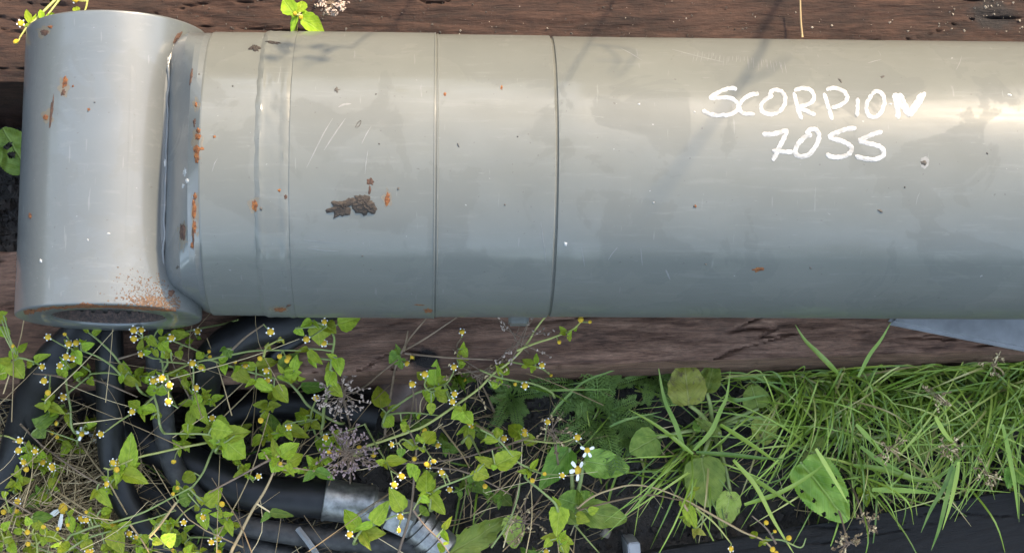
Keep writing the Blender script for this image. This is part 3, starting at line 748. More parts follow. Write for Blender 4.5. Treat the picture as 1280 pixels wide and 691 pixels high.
FL = [flower_mesh(5, .12, k) for k in range(3)]+[flower_mesh(4, .11, 9)]
FB = flower_mesh(0, 0, 4)
FW = flower_mesh(4, .55, 14, True)
FD = flower_mesh(2, 1.0, 21, True)

def basis(o, root, p, ydir, nrm, sx, sy, sz):
    y = ydir.normalized(); x = y.cross(nrm).normalized(); z = x.cross(y).normalized()
    q = p-root.location
    o.matrix_basis = Matrix(((x.x*sx, y.x*sy, z.x*sz, q.x), (x.y*sx, y.y*sy, z.y*sz, q.y), (x.z*sx, y.z*sy, z.z*sz, q.z), (0, 0, 0, 1)))

WIN = {'A': (0, 380, 4.318), 'B': (0, 530, 4.29), 'C': (200, 380, 4.318), 'D': (200, 530, 4.29), 'E': (400, 380, 4.318), 'F': (400, 530, 4.29),
       'G': (600, 380, 4.318), 'H': (600, 530, 4.29), 'I': (800, 390, 4.319), 'J': (800, 530, 4.29), 'K': (1020, 390, 4.319), 'L': (1020, 530, 4.29),
       'T': (330, 0, 8.63), 'U': (0, 0, 9.09), 'P': (0, 0, 1.0)}
def wp_(w, x, y):
    ox, oy, s_ = WIN[w]; return ox+x/s_, oy+y/s_
def zfloor(py, px=None):
    if py < 70: return .146
    f = 0.0
    if px is not None and py > 398:
        p, n, i, d = low_bvh.ray_cast(CAM, ray(px, py))
        if p is not None: f = p.z+.005
    if f: return f
    if py < 458: return .112
    if py < 486: return .112-(py-458)/28*.085
    return .018
VV = []; FF = []
bpy.context.view_layer.update()
for o in list(col.objects):
    if o.type == 'MESH' and (o.name.startswith('hydraulic_hose') or o.parent is mh or o.name.startswith('wooden_beam')):
        off = len(VV); mw = o.matrix_world; VV += [mw @ q.co for q in o.data.vertices]; FF += [tuple(off+i for i in p.vertices) for p in o.data.polygons]
low_bvh = BVHTree.FromPolygons(VV, FF)
rw = random.Random(21)
def weed(label, stems=(), leaves=(), flowers=(), z=(.05, .11), group='flowering weeds below the cylinder', name='flowering_weed', cat='weed', root=True, sr=.0011, stemmat='stem', leafkind='leaf'):
    """stems: (win, [pts], mat?) ; leaves: (win, bx, by, tx, ty, w, kind?) ; flowers: (win, x, y, kind?)"""
    SP = []                                        # stem samples: px, py, world point
    curves = []
    for si, st in enumerate(stems):
        pts = [wp_(st[0], *q) for q in st[1]]; mat = st[2] if len(st) > 2 else stemmat
        n = len(pts); za, zb = z
        if si and SP:
            best = min(SP, key=lambda s_: (s_[0]-pts[0][0])**2+(s_[1]-pts[0][1])**2)
            if math.hypot(best[0]-pts[0][0], best[1]-pts[0][1]) < 14: za = best[2].z; zb = za+(z[1]-z[0])*.5
        W = []
        for i, (x, y) in enumerate(pts):
            zz = za+(zb-za)*(i/max(1, n-1)); W.append(at(x, y, max(zz, zfloor(y, x))))
        if si == 0 and root:
            q = W[0]; W = [Vector((q.x+.004, q.y+.006, gz(q.x+.004, q.y+.006)-.004))]+W
        c = spline(W, 5); curves.append((c, mat, sr*(1.0 if si == 0 else .8), st))
        for q in c:
            v_ = q-CAM; dz = v_.dot(fwd); SP.append((CX+F_PX*v_.dot(rgt)/dz, CY-F_PX*v_.dot(upv)/dz, q))
    if not SP:
        x, y = wp_(*leaves[0][:3]); q = at(x, y, max(z[0], zfloor(y))); SP.append((x, y, q))
    base = curves[0][0][0] if curves else Vector((SP[0][2].x, SP[0][2].y, 0))
    R0 = empty(name, base, label, cat, group)
    bymat = {}
    for c, mat, r, st in curves: bymat.setdefault(mat, []).append((c, r, r*.55))
    def near(x, y):
        s_ = min(SP, key=lambda s: (s[0]-x)**2+(s[1]-y)**2); return s_, math.hypot(s_[0]-x, s_[1]-y)
    for lf in leaves:
        w, bx, by, tx, ty, wd = lf[:6]; kind = lf[6] if len(lf) > 6 else leafkind
        b0 = wp_(w, bx, by); t0 = wp_(w, tx, ty); s_, d = near(*b0)
        zb = max(s_[2].z, zfloor(b0[1], b0[0]))+rw.uniform(-.002, .003)
        p = at(*b0, zb); tip = at(*t0, max(zb+rw.uniform(-.010, .004), zfloor(t0[1], t0[0])-.002))
        if d > 2 and curves:
            m_ = (s_[2]+p)/2+Vector((0, 0, .002)); bymat.setdefault(stemmat, []).append(([s_[2], m_, p], sr*.55, sr*.5))
        ln = (tip-p).length; wdm = wd/WIN[w][2]*.60e-3
        o = bpy.data.objects.new('leaf', rw.choice(LM[kind])); col.objects.link(o); o.parent = R0
        nrm = Vector((rw.uniform(-.35, .35), rw.uniform(-.35, .25), 1)).normalized()
        basis(o, R0, p, tip-p, nrm, wdm*1.08, ln, ln*.9)
        if curves and len(leaves) > 3 and rw.random() < .75:      # small axillary leaf at the same node
            th = math.atan2(t0[1]-b0[1], t0[0]-b0[0])+rw.choice((-1, 1))*rw.uniform(.9, 2.6); lp = math.hypot(t0[0]-b0[0], t0[1]-b0[1])*rw.uniform(.4, .75)
            t2 = (b0[0]+math.cos(th)*lp, b0[1]+math.sin(th)*lp)
            if t2[1] > 402 or b0[1] < 60:
                tip2 = at(*t2, max(zb+rw.uniform(-.004, .008), zfloor(t2[1], t2[0])-.002)); l2 = (tip2-p).length
                o = bpy.data.objects.new('leaf', rw.choice(LM[kind])); col.objects.link(o); o.parent = R0
                basis(o, R0, p, tip2-p, Vector((rw.uniform(-.35, .35), rw.uniform(-.35, .25), 1)).normalized(), l2*rw.uniform(.38, .55), l2, l2*.9)
    for fl in flowers:
        w, x, y = fl[:3]; kind = fl[3] if len(fl) > 3 else 'f'
        q = wp_(w, x, y); s_, d = near(*q); zz = max(s_[2].z, zfloor(q[1], q[0]))+min(.012, d*.0004)+.003
        p = at(*q, zz)
        if curves:
            m_ = s_[2].lerp(p, .55)+Vector((0, 0, -.002)); bymat.setdefault(stemmat, []).append((spline([s_[2], m_, p-Vector((0, 0, .0015))], 4), sr*.45, sr*.4))
        me, sz = {'f': (rw.choice(FL), .0058), 'b': (FB, .0052), 'w': (FW, .0060), 'd': (FD, .0120), 's': (FB, .0038)}[kind]
        o = bpy.data.objects.new('flower_head', me); col.objects.link(o); o.parent = R0
        nrm = (Vector((rw.gauss(0, .5), rw.gauss(-.15, .5), 1))).normalized(); a_ = rw.uniform(0, 6.28); sz *= rw.uniform(.9, 1.12)
        basis(o, R0, p, Vector((math.cos(a_), math.sin(a_), 0)), nrm, sz, sz, sz)
    for mat, cs in bymat.items():
        V = []; Fc = []
        for c, r0, r1 in cs: tube_into(V, Fc, c, r0, r1, 6, True)
        link('stem', mesh('stem', V, Fc), M[mat], R0)
    return R0

weed('flowering weed rising in front of the two hoses under the eye end',
 [('A', [(400,690),(380,560),(365,480),(355,400),(355,320),(370,240),(400,210)]), ('A', [(365,480),(440,420),(490,370),(440,330),(410,300)]), ('A', [(490,375),(580,370),(650,385)]), ('A', [(650,380),(600,330),(530,285),(440,250)]), ('A', [(355,400),(290,385),(180,375)], 'stembrown')],
 [('A',440,235,512,212,42),('A',400,250,438,332,55),('A',355,340,308,402,60),('A',480,350,425,362,34),('A',480,400,506,438,42),('A',362,590,372,662,34),('A',440,215,455,180,34),('A',370,215,345,190,22),('A',400,250,395,285,30),('A',400,230,425,255,25)],
 [('A',260,178),('A',372,215),('A',410,210),('A',390,292),('A',325,332),('A',237,415),('A',340,500),('A',260,478,'b'),('A',350,160,'s')], (.07, .125))
weed('lanky weed stem crossing diagonally over the straight hose',
 [('A', [(770,480),(720,400),(650,320),(600,260),(520,185),(440,125)]), ('A', [(500,405),(580,430),(660,465),(740,500)], 'stembrown')],
 [('A',500,165,552,128,30),('A',655,320,655,382,32),('A',655,370,652,442,28),('A',670,400,762,440,48),('A',480,150,440,130,18)], [], (.10, .125))
weed('broad leaved weed rooted at the frayed end of the timber beam',
 [('A', [(-30,420),(0,340),(60,320),(100,290),(180,310),(215,330)])],
 [('A',95,255,157,208,34),('A',85,260,32,296,42),('A',180,325,115,325,34),('A',185,305,266,268,38),('A',60,310,130,402,95),('A',30,330,-30,410,90),('A',20,60,-6,110,46),('A',0,120,48,190,64),('A',0,60,40,40,30)],
 [('A',72,228,'s'),('A',225,338)], (.10, .13))
weed('bushy flowering weed between the straight hose and the grey ribbed hose',
 [('A', [(880,690),(850,560),(830,470),(880,430),(880,360),(870,300),(820,290),(760,260)]), ('A', [(880,360),(905,310),(870,230),(820,170),(770,180)]), ('A', [(830,500),(760,560),(710,590),(640,635),(565,690)]), ('A', [(640,295),(760,260)], 'stembrown'), ('A', [(880,430),(960,560)])],
 [('A',800,180,852,232,44),('A',860,200,912,252,62),('A',770,265,822,255,28),('A',870,260,932,272,52),('A',840,470,935,460,44),('A',850,460,775,470,54),('A',750,560,688,520,54),('A',760,575,836,570,48),('A',790,545,852,582,42),('A',750,250,770,188,32),('A',860,130,872,168,28),('A',830,600,885,600,40),('A',880,380,905,420,45),('A',800,235,770,250,22),('A',830,245,855,290,30)],
 [('A',722,140),('A',763,140),('A',722,185),('A',757,272),('A',925,180),('A',828,412),('A',862,403),('A',917,437),('A',910,528),('A',712,580)], (.06, .13))
weed('dark leaved weed tucked beside the fat curving hose',
 [('A', [(420,760),(440,690),(470,640)])],
 [('A',470,690,470,605,40),('A',430,680,412,640,34),('A',500,695,535,620,75),('A',190,660,332,530,95,'leafdark'),('A',470,660,520,640,34),('A',440,700,400,690,40)],
 [('B',440,52,'w'),('B',515,62,'w'),('B',540,52)], (.05, .08))
weed('weed with one upright pointed leaf over the straight hose',
 [('D', [(420,40),(310,80),(240,100),(110,125),(0,150),(-110,175),(-200,212),(-262,240),(-300,235)], 'stemyellow')],
 [('B',683,228,706,45,88),('B',680,240,757,203,36),('B',655,262,797,306,78),('B',645,240,618,312,42),('B',640,268,700,262,30)],
 [('B',608,203),('B',626,242,'b'),('B',575,320)], (.06, .105))
weed('tangle of long brown weed stems over the straw with a tall yellow daisy head',
 [('B', [(560,760),(460,690),(340,610),(260,560),(200,500),(100,440),(0,390)], 'stembrown'), ('B', [(0,80),(100,95),(220,115),(330,190),(430,260),(530,320)], 'stembrown'), ('B', [(110,0),(200,90),(260,140)], 'stembrown'),
  ('B', [(290,350),(380,410),(480,470),(580,530)], 'straw'), ('B', [(420,80),(500,200),(570,290),(640,410),(680,480)], 'straw'), ('B', [(345,450),(362,480),(372,500)]), ('B', [(0,60),(40,65),(100,90)], 'stemyellow')],
 [('B',200,20,240,75,85,'leafdark'),('B',220,390,128,442,74,'leafdark'),('B',170,500,292,495,62,'leafdark'),('B',368,488,392,592,48),('B',520,350,602,452,54),('B',540,460,612,470,40)],
 [('B',345,450,'d'),('B',463,515),('B',362,540,'s')], (.04, .08), stemmat='stem')
weed('sprawling weed with pale green stems along the straw',
 [('B', [(320,720),(370,605),(420,580),(500,550),(640,515),(760,475),(850,430),(944,380),(1040,330)]), ('B', [(340,690),(470,610),(600,570),(720,530),(830,500),(944,460)]), ('B', [(700,540),(760,620),(800,690)], 'straw'), ('B', [(944,420),(860,540),(800,610)], 'straw')],
 [('B',480,490,562,520,32),('B',600,570,655,692,92),('B',640,560,705,518,44),('B',760,590,790,652,54),('B',880,640,942,588,74),('B',450,620,492,692,62),('B',545,520,600,440,38),('B',640,600,560,640,40,'leafdark'),('B',820,620,870,640,40),('B',560,640,600,690,60),('B',500,500,470,470,30)],
 [('B',233,545,'b'),('B',147,577,'b'),('B',150,640,'b'),('B',463,470,'s')], (.05, .085))
weed('yellow budded weed in the bottom corner of the straw',
 [('B', [(180,760),(200,690),(190,600),(150,580)], 'stemyellow'), ('B', [(200,640),(260,600),(330,630)], 'stemyellow'), ('B', [(60,690),(30,640),(0,560)], 'stemyellow'), ('B', [(20,440),(50,470),(30,400)], 'stemyellow')],
 [('B',200,580,190,645,44),('B',240,590,342,620,54),('B',240,600,228,652,40),('B',120,560,60,590,34),('B',60,600,20,640,40),('B',30,360,18,392,34),('B',50,650,90,690,50),('B',180,560,215,520,40),('B',320,640,380,690,70),('B',40,640,100,640,40),('B',160,540,140,490,40),('B',10,560,60,520,40)],
 [('B',233,548,'b'),('B',147,580,'b'),('B',152,642,'b'),('B',20,470,'b'),('B',310,560,'s')], (.05, .08), leafkind='leaf', stemmat='stemyellow')
# small round-leaved seedling
weed('little round leaved seedling on the soil beside the straw',
 [('B', [(200,200),(195,160)])], [('B',190,150,155,120,36),('B',195,150,150,150,34),('B',200,155,232,125,36),('B',210,160,250,170,40),('B',205,165,222,202,40),('B',225,170,262,182,40),('B',195,155,190,115,34),('B',240,130,290,100,36)], [], (.02, .035))
weed('long flowering weed trailing across the thick hose loop',
 [('C', [(960,640),(810,555),(750,480),(690,420),(620,400),(520,375),(420,345),(330,320),(260,285),(200,250),(100,210),(20,180)]), ('C', [(330,320),(260,300),(160,320),(80,315),(0,310)]), ('C', [(260,300),(400,270),(530,250),(760,250)]), ('C', [(130,150),(220,130),(330,110),(420,85)]), ('C', [(390,245),(460,180),(530,130),(560,110)], 'stembrown'), ('C', [(560,280),(575,230),(600,215),(640,195)], 'stemyellow'), ('C', [(160,320),(100,350),(40,380)])],
 [('C',60,170,162,160,52),('C',100,250,110,302,42),('C',0,200,46,242,64),('C',160,215,143,168,32),('C',230,260,193,300,42),('C',205,320,242,362,48),('C',345,320,350,382,42),('C',360,240,382,292,54,'leafdark'),('C',400,355,492,422,78),('C',440,340,502,320,42),('C',520,340,645,293,58),('C',655,350,752,268,94,'leafdark'),('C',670,370,764,368,54),('C',515,410,606,472,54),('C',615,445,702,532,74),('C',560,350,602,402,52),('C',760,440,905,438,84,'leafdark'),('C',660,192,618,196,28,'leafyellow'),('C',575,235,610,240,26,'leafyellow'),('C',320,310,380,250,40),('C',130,170,90,130,44),('C',60,260,20,290,44),('C',30,190,60,150,34),('C',200,180,225,190,18)],
 [('C',58,183),('C',220,348),('C',52,438),('C',45,527),('C',597,150),('C',540,293,'b'),('C',645,283,'b'),('C',685,305,'b'),('C',573,358),('C',580,410),('C',460,335),('C',10,400),('C',175,320),('C',265,255,'s'),('C',270,285,'s'),('C',405,310,'s'),('C',205,145)], (.05, .125))
weed('upright weed with a pale stem hugging the cylinder sleeve',
 [('C', [(870,700),(880,640),(885,560),(905,480),(920,350),(930,270),(940,180),(900,120)])],
 [('C',850,110,862,222,92),('C',820,90,756,122,40),('C',890,110,950,148,72),('C',800,240,882,342,44),('C',800,290,852,342,32),('C',730,130,778,168,42),('C',770,115,818,108,32),('E',95,108,226,70,92),('E',90,290,112,382,62),('E',40,370,92,442,62),('E',60,440,122,502,62),('E',30,110,8,192,72),('C',930,360,900,440,50)],
 [('C',885,95),('C',790,190),('C',885,210),('E',20,210)], (.04, .14), sr=.0014)
weed('weed with three big leaves over the thick hose end of the loop',
 [('C', [(180,660),(175,530),(180,430),(180,330)]), ('C', [(175,530),(110,410),(60,300)], 'stembrown')],
 [('C',180,530,262,652,68),('C',175,570,152,695,54),('C',285,640,385,692,104),('C',420,670,498,648,48),('C',250,660,330,640,60)], [('C',280,612)], (.055, .10))
weed('small bright weed beside the purple seed head',
 [('C', [(850,720),(820,640),(815,590),(840,520)])],
 [('C',800,630,708,588,64),('C',810,620,810,556,34),('C',790,600,758,560,44),('C',850,620,914,620,48),('C',740,690,656,658,64),('C',600,690,600,588,94,'leafdark'),('D',655,5,802,76,74),('D',890,80,848,152,94),('C',820,640,870,670,44)], [('C',843,505),('D',890,72)], (.03, .08))
weed('weed with large veined leaves resting on the thick black hose',
 [('D', [(300,150),(320,110),(310,80),(260,55),(150,50),(20,50)]), ('D', [(320,110),(360,90),(400,60)])],
 [('D',275,22,385,42,94),('D',340,60,486,38,84),('D',350,92,464,184,124),('D',330,110,226,60,64),('D',150,0,150,52,52),('D',310,120,350,120,30),('D',300,100,265,130,40)], [], (.075, .10))
weed('slender weed leaning over the bend of the thick hose',
 [('D', [(320,100),(280,145),(230,260),(160,350),(80,430),(0,530),(-60,600)])],
 [('D',185,260,108,322,64),('D',160,345,106,346,32),('D',100,405,195,372,84,'leafdark'),('D',240,430,348,342,78),('D',240,420,192,390,34),('D',210,440,180,462,34),('D',100,330,70,370,40)], [('D',95,340,'s'),('D',70,372,'s')], (.06, .09))
weed('low flowering weed in front of the worn grey hose',
 [('D', [(300,760),(310,690),(290,580),(260,540),(240,460)]), ('D', [(160,605),(230,605),(290,610)]), ('D', [(20,660),(60,560),(120,480),(190,430)], 'stemyellow')],
 [('D',220,470,252,562,64),('D',290,600,374,548,54),('D',130,570,132,662,30),('D',130,640,205,662,34),('D',60,610,132,610,84,'leafdark'),('D',20,590,60,640,60,'leafdark'),('D',90,590,60,560,40),('D',320,650,300,700,40)], [('D',227,500),('D',275,632),('D',315,612),('D',315,685,'b'),('D',70,675,'s')], (.04, .075))
weed('weed crown whose long pale stem crosses the thick hose near the ferrule',
 [('D', [(380,700),(430,590),(490,470),(560,360),(610,250),(625,180)], 'straw'), ('D', [(620,180),(570,200),(460,260),(330,330),(260,370)], 'stembrown')],
 [('D',620,170,533,138,64),('D',630,180,600,68,44),('D',640,170,750,98,78),('D',680,210,778,158,64),('D',640,200,598,252,84),('D',690,230,752,252,44),('D',700,250,636,220,44),('D',590,470,722,492,44,'leafdark'),('D',830,250,944,292,54,'leafdark'),('D',560,150,530,190,40)], [('D',645,212,'s')], (.07, .085), sr=.0013, stemmat='straw')
weed('dry stemmed weed sprouting against the shaded timber beam',
 [('E', [(350,700),(385,470),(405,350),(430,290),(440,260)], 'stembrown'), ('E', [(440,260),(480,190),(575,75)], 'stembrown'), ('E', [(440,255),(560,190),(740,70)], 'stembrown'), ('E', [(460,265),(600,280),(720,290),(930,300)], 'stembrown'), ('E', [(180,480),(260,430),(330,370),(420,300)], 'stembrown'), ('E', [(455,250),(465,200),(475,145)], 'stembrown')],
 [('E',430,270,362,322,72,'leafdark'),('E',425,270,402,232,34),('E',430,290,442,348,52,'leafdark'),('E',500,280,480,300,30,'leafyellow')], [('E',472,322),('E',498,285,'s')], (.04, .125), stemmat='stembrown')
weed('weed with triangular leaves below the dark knot in the beam',
 [('E', [(340,660),(360,590),(440,530),(520,480),(600,455),(650,440),(690,420),(720,370)]), ('E', [(360,600),(400,590),(500,585),(640,600)]), ('E', [(740,300),(745,250),(740,220),(765,180)], 'stembrown'), ('E', [(640,440),(600,470),(565,440),(575,400)]), ('E', [(480,660),(505,520),(500,450)], 'stembrown')],
 [('E',620,440,625,302,78),('E',640,430,698,388,54),('E',330,560,318,430,94),('E',350,615,404,662,68),('E',355,595,320,600,34),('E',560,400,524,368,44),('E',570,460,570,512,34),('E',600,530,600,602,44),('E',520,600,552,602,38),('E',440,630,474,682,34),('E',640,480,692,532,54),('E',620,500,555,512,48),('E',740,270,802,300,54),('E',770,240,797,282,38),('E',750,330,788,320,36),('E',620,470,680,500,44),('E',380,570,430,540,30),('E',700,520,740,500,34)],
 [('E',565,378),('E',497,433),('E',723,340),('E',725,485),('E',715,525),('E',768,150)], (.05, .115))
weed('tall weed with a straw coloured stem sloping up over the beam',
 [('F', [(180,170),(230,125),(350,85),(480,40),(575,0),(740,-110),(850,-190),(930,-270),(1030,-345),(1115,-440),(1150,-500),(1195,-560),(1225,-592)], 'stemyellow'), ('G', [(200,250),(300,210),(380,185),(460,155),(510,130),(545,95)], 'stemyellow')],
 [('E',925,440,987,410,44),('E',980,380,1007,308,64),('E',770,570,708,622,64),('E',770,580,824,652,74),('G',460,155,428,118,28),('G',500,135,532,125,26),('G',480,170,486,202,24)], [('F',210,128,'b'),('F',288,168,'b'),('G',428,205,'s'),('G',545,85,'b'),('G',592,95,'s')], (.06, .135), sr=.0012)
weed('flowering weed standing between the ferrule and the purple seed head',
 [('F', [(420,700),(470,530),(490,440),(505,280),(500,210),(515,160),(510,100),(480,40)], 'stembrown'), ('F', [(515,130),(560,130),(590,170)]), ('F', [(240,0),(300,110),(350,190),(380,250)]), ('F', [(510,120),(450,80),(420,100)])],
 [('F',520,110,438,105,54),('F',530,95,522,52,34),('F',560,100,622,28,74),('F',500,210,484,284,58),('F',520,235,508,302,42),('F',540,140,585,120,30),('F',350,200,474,190,54),('F',350,210,298,195,34),('F',440,130,430,180,44,'leafdark'),('F',470,30,430,0,40)],
 [('F',388,108),('F',610,195),('F',570,215,'b'),('F',505,185,'b'),('F',437,278),('F',397,325),('F',33,72)], (.06, .115))
weed('weed with broad twin leaves above the steel elbow',
 [('F', [(590,460),(600,375),(640,340),(740,300),(830,260),(880,210)])],
 [('F',570,365,568,240,92),('F',590,385,674,482,78),('F',600,380,526,382,28),('F',600,370,664,354,28),('F',830,250,908,284,84),('F',670,260,650,285,50,'leafyellow'),('F',600,365,620,290,24)], [('F',652,258)], (.075, .10))
weed('three leaved weed lying over the hex nut of the coupling',
 [('F', [(180,640),(230,560),(290,540),(400,490),(480,470)]), ('F', [(500,460),(560,540),(640,620),(700,700)], 'stembrown'), ('F', [(440,490),(425,540)])],
 [('F',215,570,122,452,84),('F',285,530,372,408,78),('F',220,580,354,585,74),('F',240,600,240,658,54),('F',440,465,374,335,84),('F',540,480,582,438,64,'leafdark'),('F',660,560,682,652,38),('F',660,640,640,690,50),('F',540,390,590,420,40)], [('F',160,592),('F',432,495),('F',418,568)], (.07, .09))
weed('weed with scattered small leaves left of the feathery plant',
 [('F', [(760,100),(800,60),(830,110),(860,170),(880,210)]), ('F', [(230,200),(400,210),(600,200),(760,180),(900,140),(1030,100),(1120,70)], 'stembrown'), ('F', [(640,0),(700,80),(760,160),(800,230)], 'straw'), ('F', [(600,230),(760,250),(900,310),(1030,380)], 'stembrown'), ('F', [(830,0),(940,60),(1030,150)], 'straw')],
 [('F',795,10,802,142,58),('F',885,80,958,92,44),('F',930,30,972,62,48),('F',940,215,1032,158,84),('F',930,210,940,180,30),('F',800,20,840,-10,34)], [('F',815,15,'s')], (.04, .085))
weed('weed with a slanting stem under the straw stemmed weed by the beam',
 [('G', [(400,500),(380,470),(290,430),(200,415),(100,395),(0,355)]), ('G', [(375,375),(330,345),(240,325),(160,310)])],
 [('G',120,405,62,446,38),('G',120,380,120,308,54),('G',280,330,232,293,44),('G',300,320,306,262,28),('G',285,335,292,380,24),('G',250,330,220,350,24)], [('G',242,440),('G',335,330),('G',190,432,'s'),('G',385,385,'s')], (.05, .12))
weed('flowering weed over the dark plantain leaf',
 [('H', [(420,470),(400,420),(320,350),(240,280),(270,240),(200,200),(100,85),(0,25)]), ('H', [(270,240),(340,265),(430,270)]), ('H', [(230,85),(150,110),(0,155)], 'stembrown'), ('H', [(230,80),(300,90),(420,100),(510,75)], 'stemyellow')],
 [('H',225,70,182,98,34),('H',230,75,315,98,62),('H',100,75,22,85,38),('H',110,60,78,18,48),('H',220,60,138,-12,74),('H',80,220,228,148,94),('H',260,250,202,256,28),('H',270,240,318,178,28),('H',80,215,70,250,30)],
 [('H',240,50),('H',522,70),('H',575,140,'w'),('H',443,272),('H',280,300,'b'),('H',345,265,'s'),('G',365,635),('G',240,685)], (.05, .10))
tag(link('flower_head', FW.copy()), 'fallen white petalled flower on the round plantain leaf', 'flower')
o = bpy.data.objects['flower_head'] if False else [q for q in col.objects if q.get('label', '').startswith('fallen white')][0]
o.location = at(721, 587, .062); o.scale = (.0085,)*3; o.rotation_euler = (.6, .3, 1.0)
weed('leafy weed cluster with yellow tips beside the broad dewy leaf',
 [('H', [(520,540),(510,490),(440,470),(425,440)]), ('H', [(440,480),(430,560),(420,610),(450,690)]), ('H', [(510,540),(560,600),(640,690)]), ('H', [(520,450),(600,390),(700,350),(820,325),(950,345),(1090,400),(1170,440)], 'straw'), ('H', [(530,460),(700,415),(850,385),(940,380),(1040,400),(1100,410)], 'straw'), ('H', [(60,660),(150,530),(200,400),(215,310)])],
 [('H',430,440,408,602,98),('H',510,490,584,522,64),('H',440,470,515,532,84,'leafdark'),('H',420,600,326,612,44),('H',430,610,505,642,54),('H',440,640,474,695,54),('H',380,620,340,660,44),('H',525,440,540,330,50,'leafdark'),('H',580,470,640,450,44)], [], (.03, .055))
# galinsoga at the lower plantain
weed('straggling weed with dull orange heads reaching onto the black beam',
 [('J', [(260,470),(240,410),(450,520),(560,580),(660,620),(730,690)], 'straw'), ('J', [(300,450),(400,530),(490,640)], 'stemyellow'), ('J', [(730,640),(680,560),(600,490)], 'stembrown'), ('J', [(660,620),(760,620),(860,660),(890,610)])],
 [('J',250,440,305,560,64),('J',280,350,270,420,34),('J',620,610,590,560,44),('J',660,640,625,645,28),('J',680,630,695,585,28),('J',240,420,200,430,50),('J',290,560,355,595,34,'leafyellow'),('J',300,560,290,600,30,'leafyellow'),('J',240,500,270,550,34)],
 [('J',485,668),('J',675,528,'b'),('J',800,610,'b'),('J',710,670,'b'),('J',730,690,'b'),('J',722,575,'s')], (.045, .06))

# sunlit weeds on the upper beam
weed('sunlit lime green weed sprouting behind the cylinder on the upper beam',
 [('T', [(345,480),(345,360),(355,250),(370,170)], 'stemyellow'), ('T', [(310,420),(320,340),(350,200)], 'stemyellow')],
 [('T',325,155,185,-30,150),('T',390,140,395,-40,130),('T',352,175,280,360,64),('T',390,195,695,372,170),('T',420,175,545,130,84),('T',330,160,300,190,40)], [('T',335,150,'s'),('T',395,190,'s')], (.17, .215), 'weeds on the upper beam', leafkind='leafsun', root=False, stemmat='stemyellow')
weed('sunlit flowering sprig bending over the top rim of the eye',
 [('U', [(690,-60),(500,130),(380,250),(320,290),(225,430)], 'stemyellow'), ('U', [(720,-60),(560,150),(480,230)], 'stemyellow'), ('U', [(355,330),(345,420),(335,480)], 'stemyellow'), ('U', [(1000,-60),(985,60),(960,140)], 'stemyellow'), ('U', [(330,300),(370,330)])],
 [('U',330,270,300,92,70),('U',470,230,465,82,60),('U',370,260,410,165,40),('U',870,140,860,45,70),('U',500,200,480,120,40),('U',420,290,470,240,60),('U',560,160,655,182,28)],
 [('U',240,272),('U',370,335),('U',335,482),('U',185,482,'b'),('U',860,0)], (.185, .20), 'weeds on the upper beam', leafkind='leafsun', root=False, stemmat='stemyellow')

# ------------------------------------------------------------------ plantains
def plantain(label, centre, leaves, group='plantains in the black soil'):
    cx_, cy_ = wp_(*centre[:3]); c = at(cx_, cy_, .008); c.z = gz(c.x, c.y)+.002
    R0 = empty('plantain', c, label, 'plantain', group)
    V = []; Fc = []
    for lf in leaves:
        w, bx, by, tx, ty, wd, kind = lf[:7]; zb = lf[7] if len(lf) > 7 else .03
        p = at(*wp_(w, bx, by), zb); tip = at(*wp_(w, tx, ty), zb+rw.uniform(-.006, .006))
        m_ = c.lerp(p, .5)+Vector((0, 0, .010)); tube_into(V, Fc, spline([c, m_, p], 6), .0019, .0014, 6)
        ln = (tip-p).length; o = bpy.data.objects.new('leaf', rw.choice(LM[kind])); col.objects.link(o); o.parent = R0
        basis(o, R0, p, tip-p, Vector((rw.uniform(-.2, .2), rw.uniform(-.3, .1), 1)).normalized(), wd/WIN[w][2]*.60e-3, ln, ln)
    link('petiole', mesh('petiole', V, Fc), M['stem'], R0)
plantain('plantain rosette with a blotched yellow leaf against the beam', ('I', 390, 620),
 [('I',265,500,238,262,205,'plantainold',.055),('I',360,430,405,262,120,'plantain',.050),('I',330,640,300,575,70,'plantain',.03),('J',90,70,-55,150,170,'plantain',.034),('J',330,180,372,445,225,'plantain',.034),('J',485,360,448,555,135,'plantainold',.022),('I',640,520,600,390,150,'plantain',.030),('I',660,560,690,720,150,'plantainold',.028),('J',430,60,300,-30,60,'plantain',.03)])
plantain('plantain with one large insect eaten leaf beside the black beam', ('J', 900, 120),
 [('J',865,205,1120,520,255,'holes7',.045),('L',560,40,590,190,150,'plantain',.035),('J',960,130,930,60,90,'plantain',.03)])
plantain('plantain with a round flat leaf on the black soil', ('H', 500, 470),
 [('H',560,195,805,240,155,'plantain',.036),('H',480,125,325,345,150,'leafdark',.03),('H',525,430,425,395,140,'plantain',.024),('H',545,465,788,512,150,'plantain',.030),('H',530,430,620,370,110,'plantain',.022)])
plantain('single round plantain leaf with two holes left of the eye', ('P', 42, 235), [('P',34,212,2,160,50,'holes2',.05)])
weed('dandelion leaf with jagged edge near the steel elbow', [('F', [(680,720),(700,690)])], [('F',690,695,1010,505,150,'toothed'),('H',175,490,182,668,115,'plantainold'),('F',800,290,900,370,90,'leafdark'),('F',960,370,1030,440,80,'leafdark')], [], (.015, .025), 'plantains in the black soil', 'dandelion', 'weed', True, .0012)
weed('round dark seedling leaf at the grass edge by the black beam', [('L', [(1060,200),(1050,240)])], [('L',1060,235,1025,345,90,'leafdark'),('L',1080,240,1130,330,80,'leafdark')], [], (.03, .04), 'plantains in the black soil', 'seedling', 'weed')
weed('clover sized seedlings under the grass near the black beam', [('L', [(270,400),(265,380)])], [('L',265,375,270,445,50),('L',260,380,225,365,34),('L',270,370,330,380,34),('L',340,340,360,300,34),('L',240,365,215,335,34),('L',280,375,290,350,30)], [], (.02, .03), 'plantains in the black soil', 'seedling', 'weed')

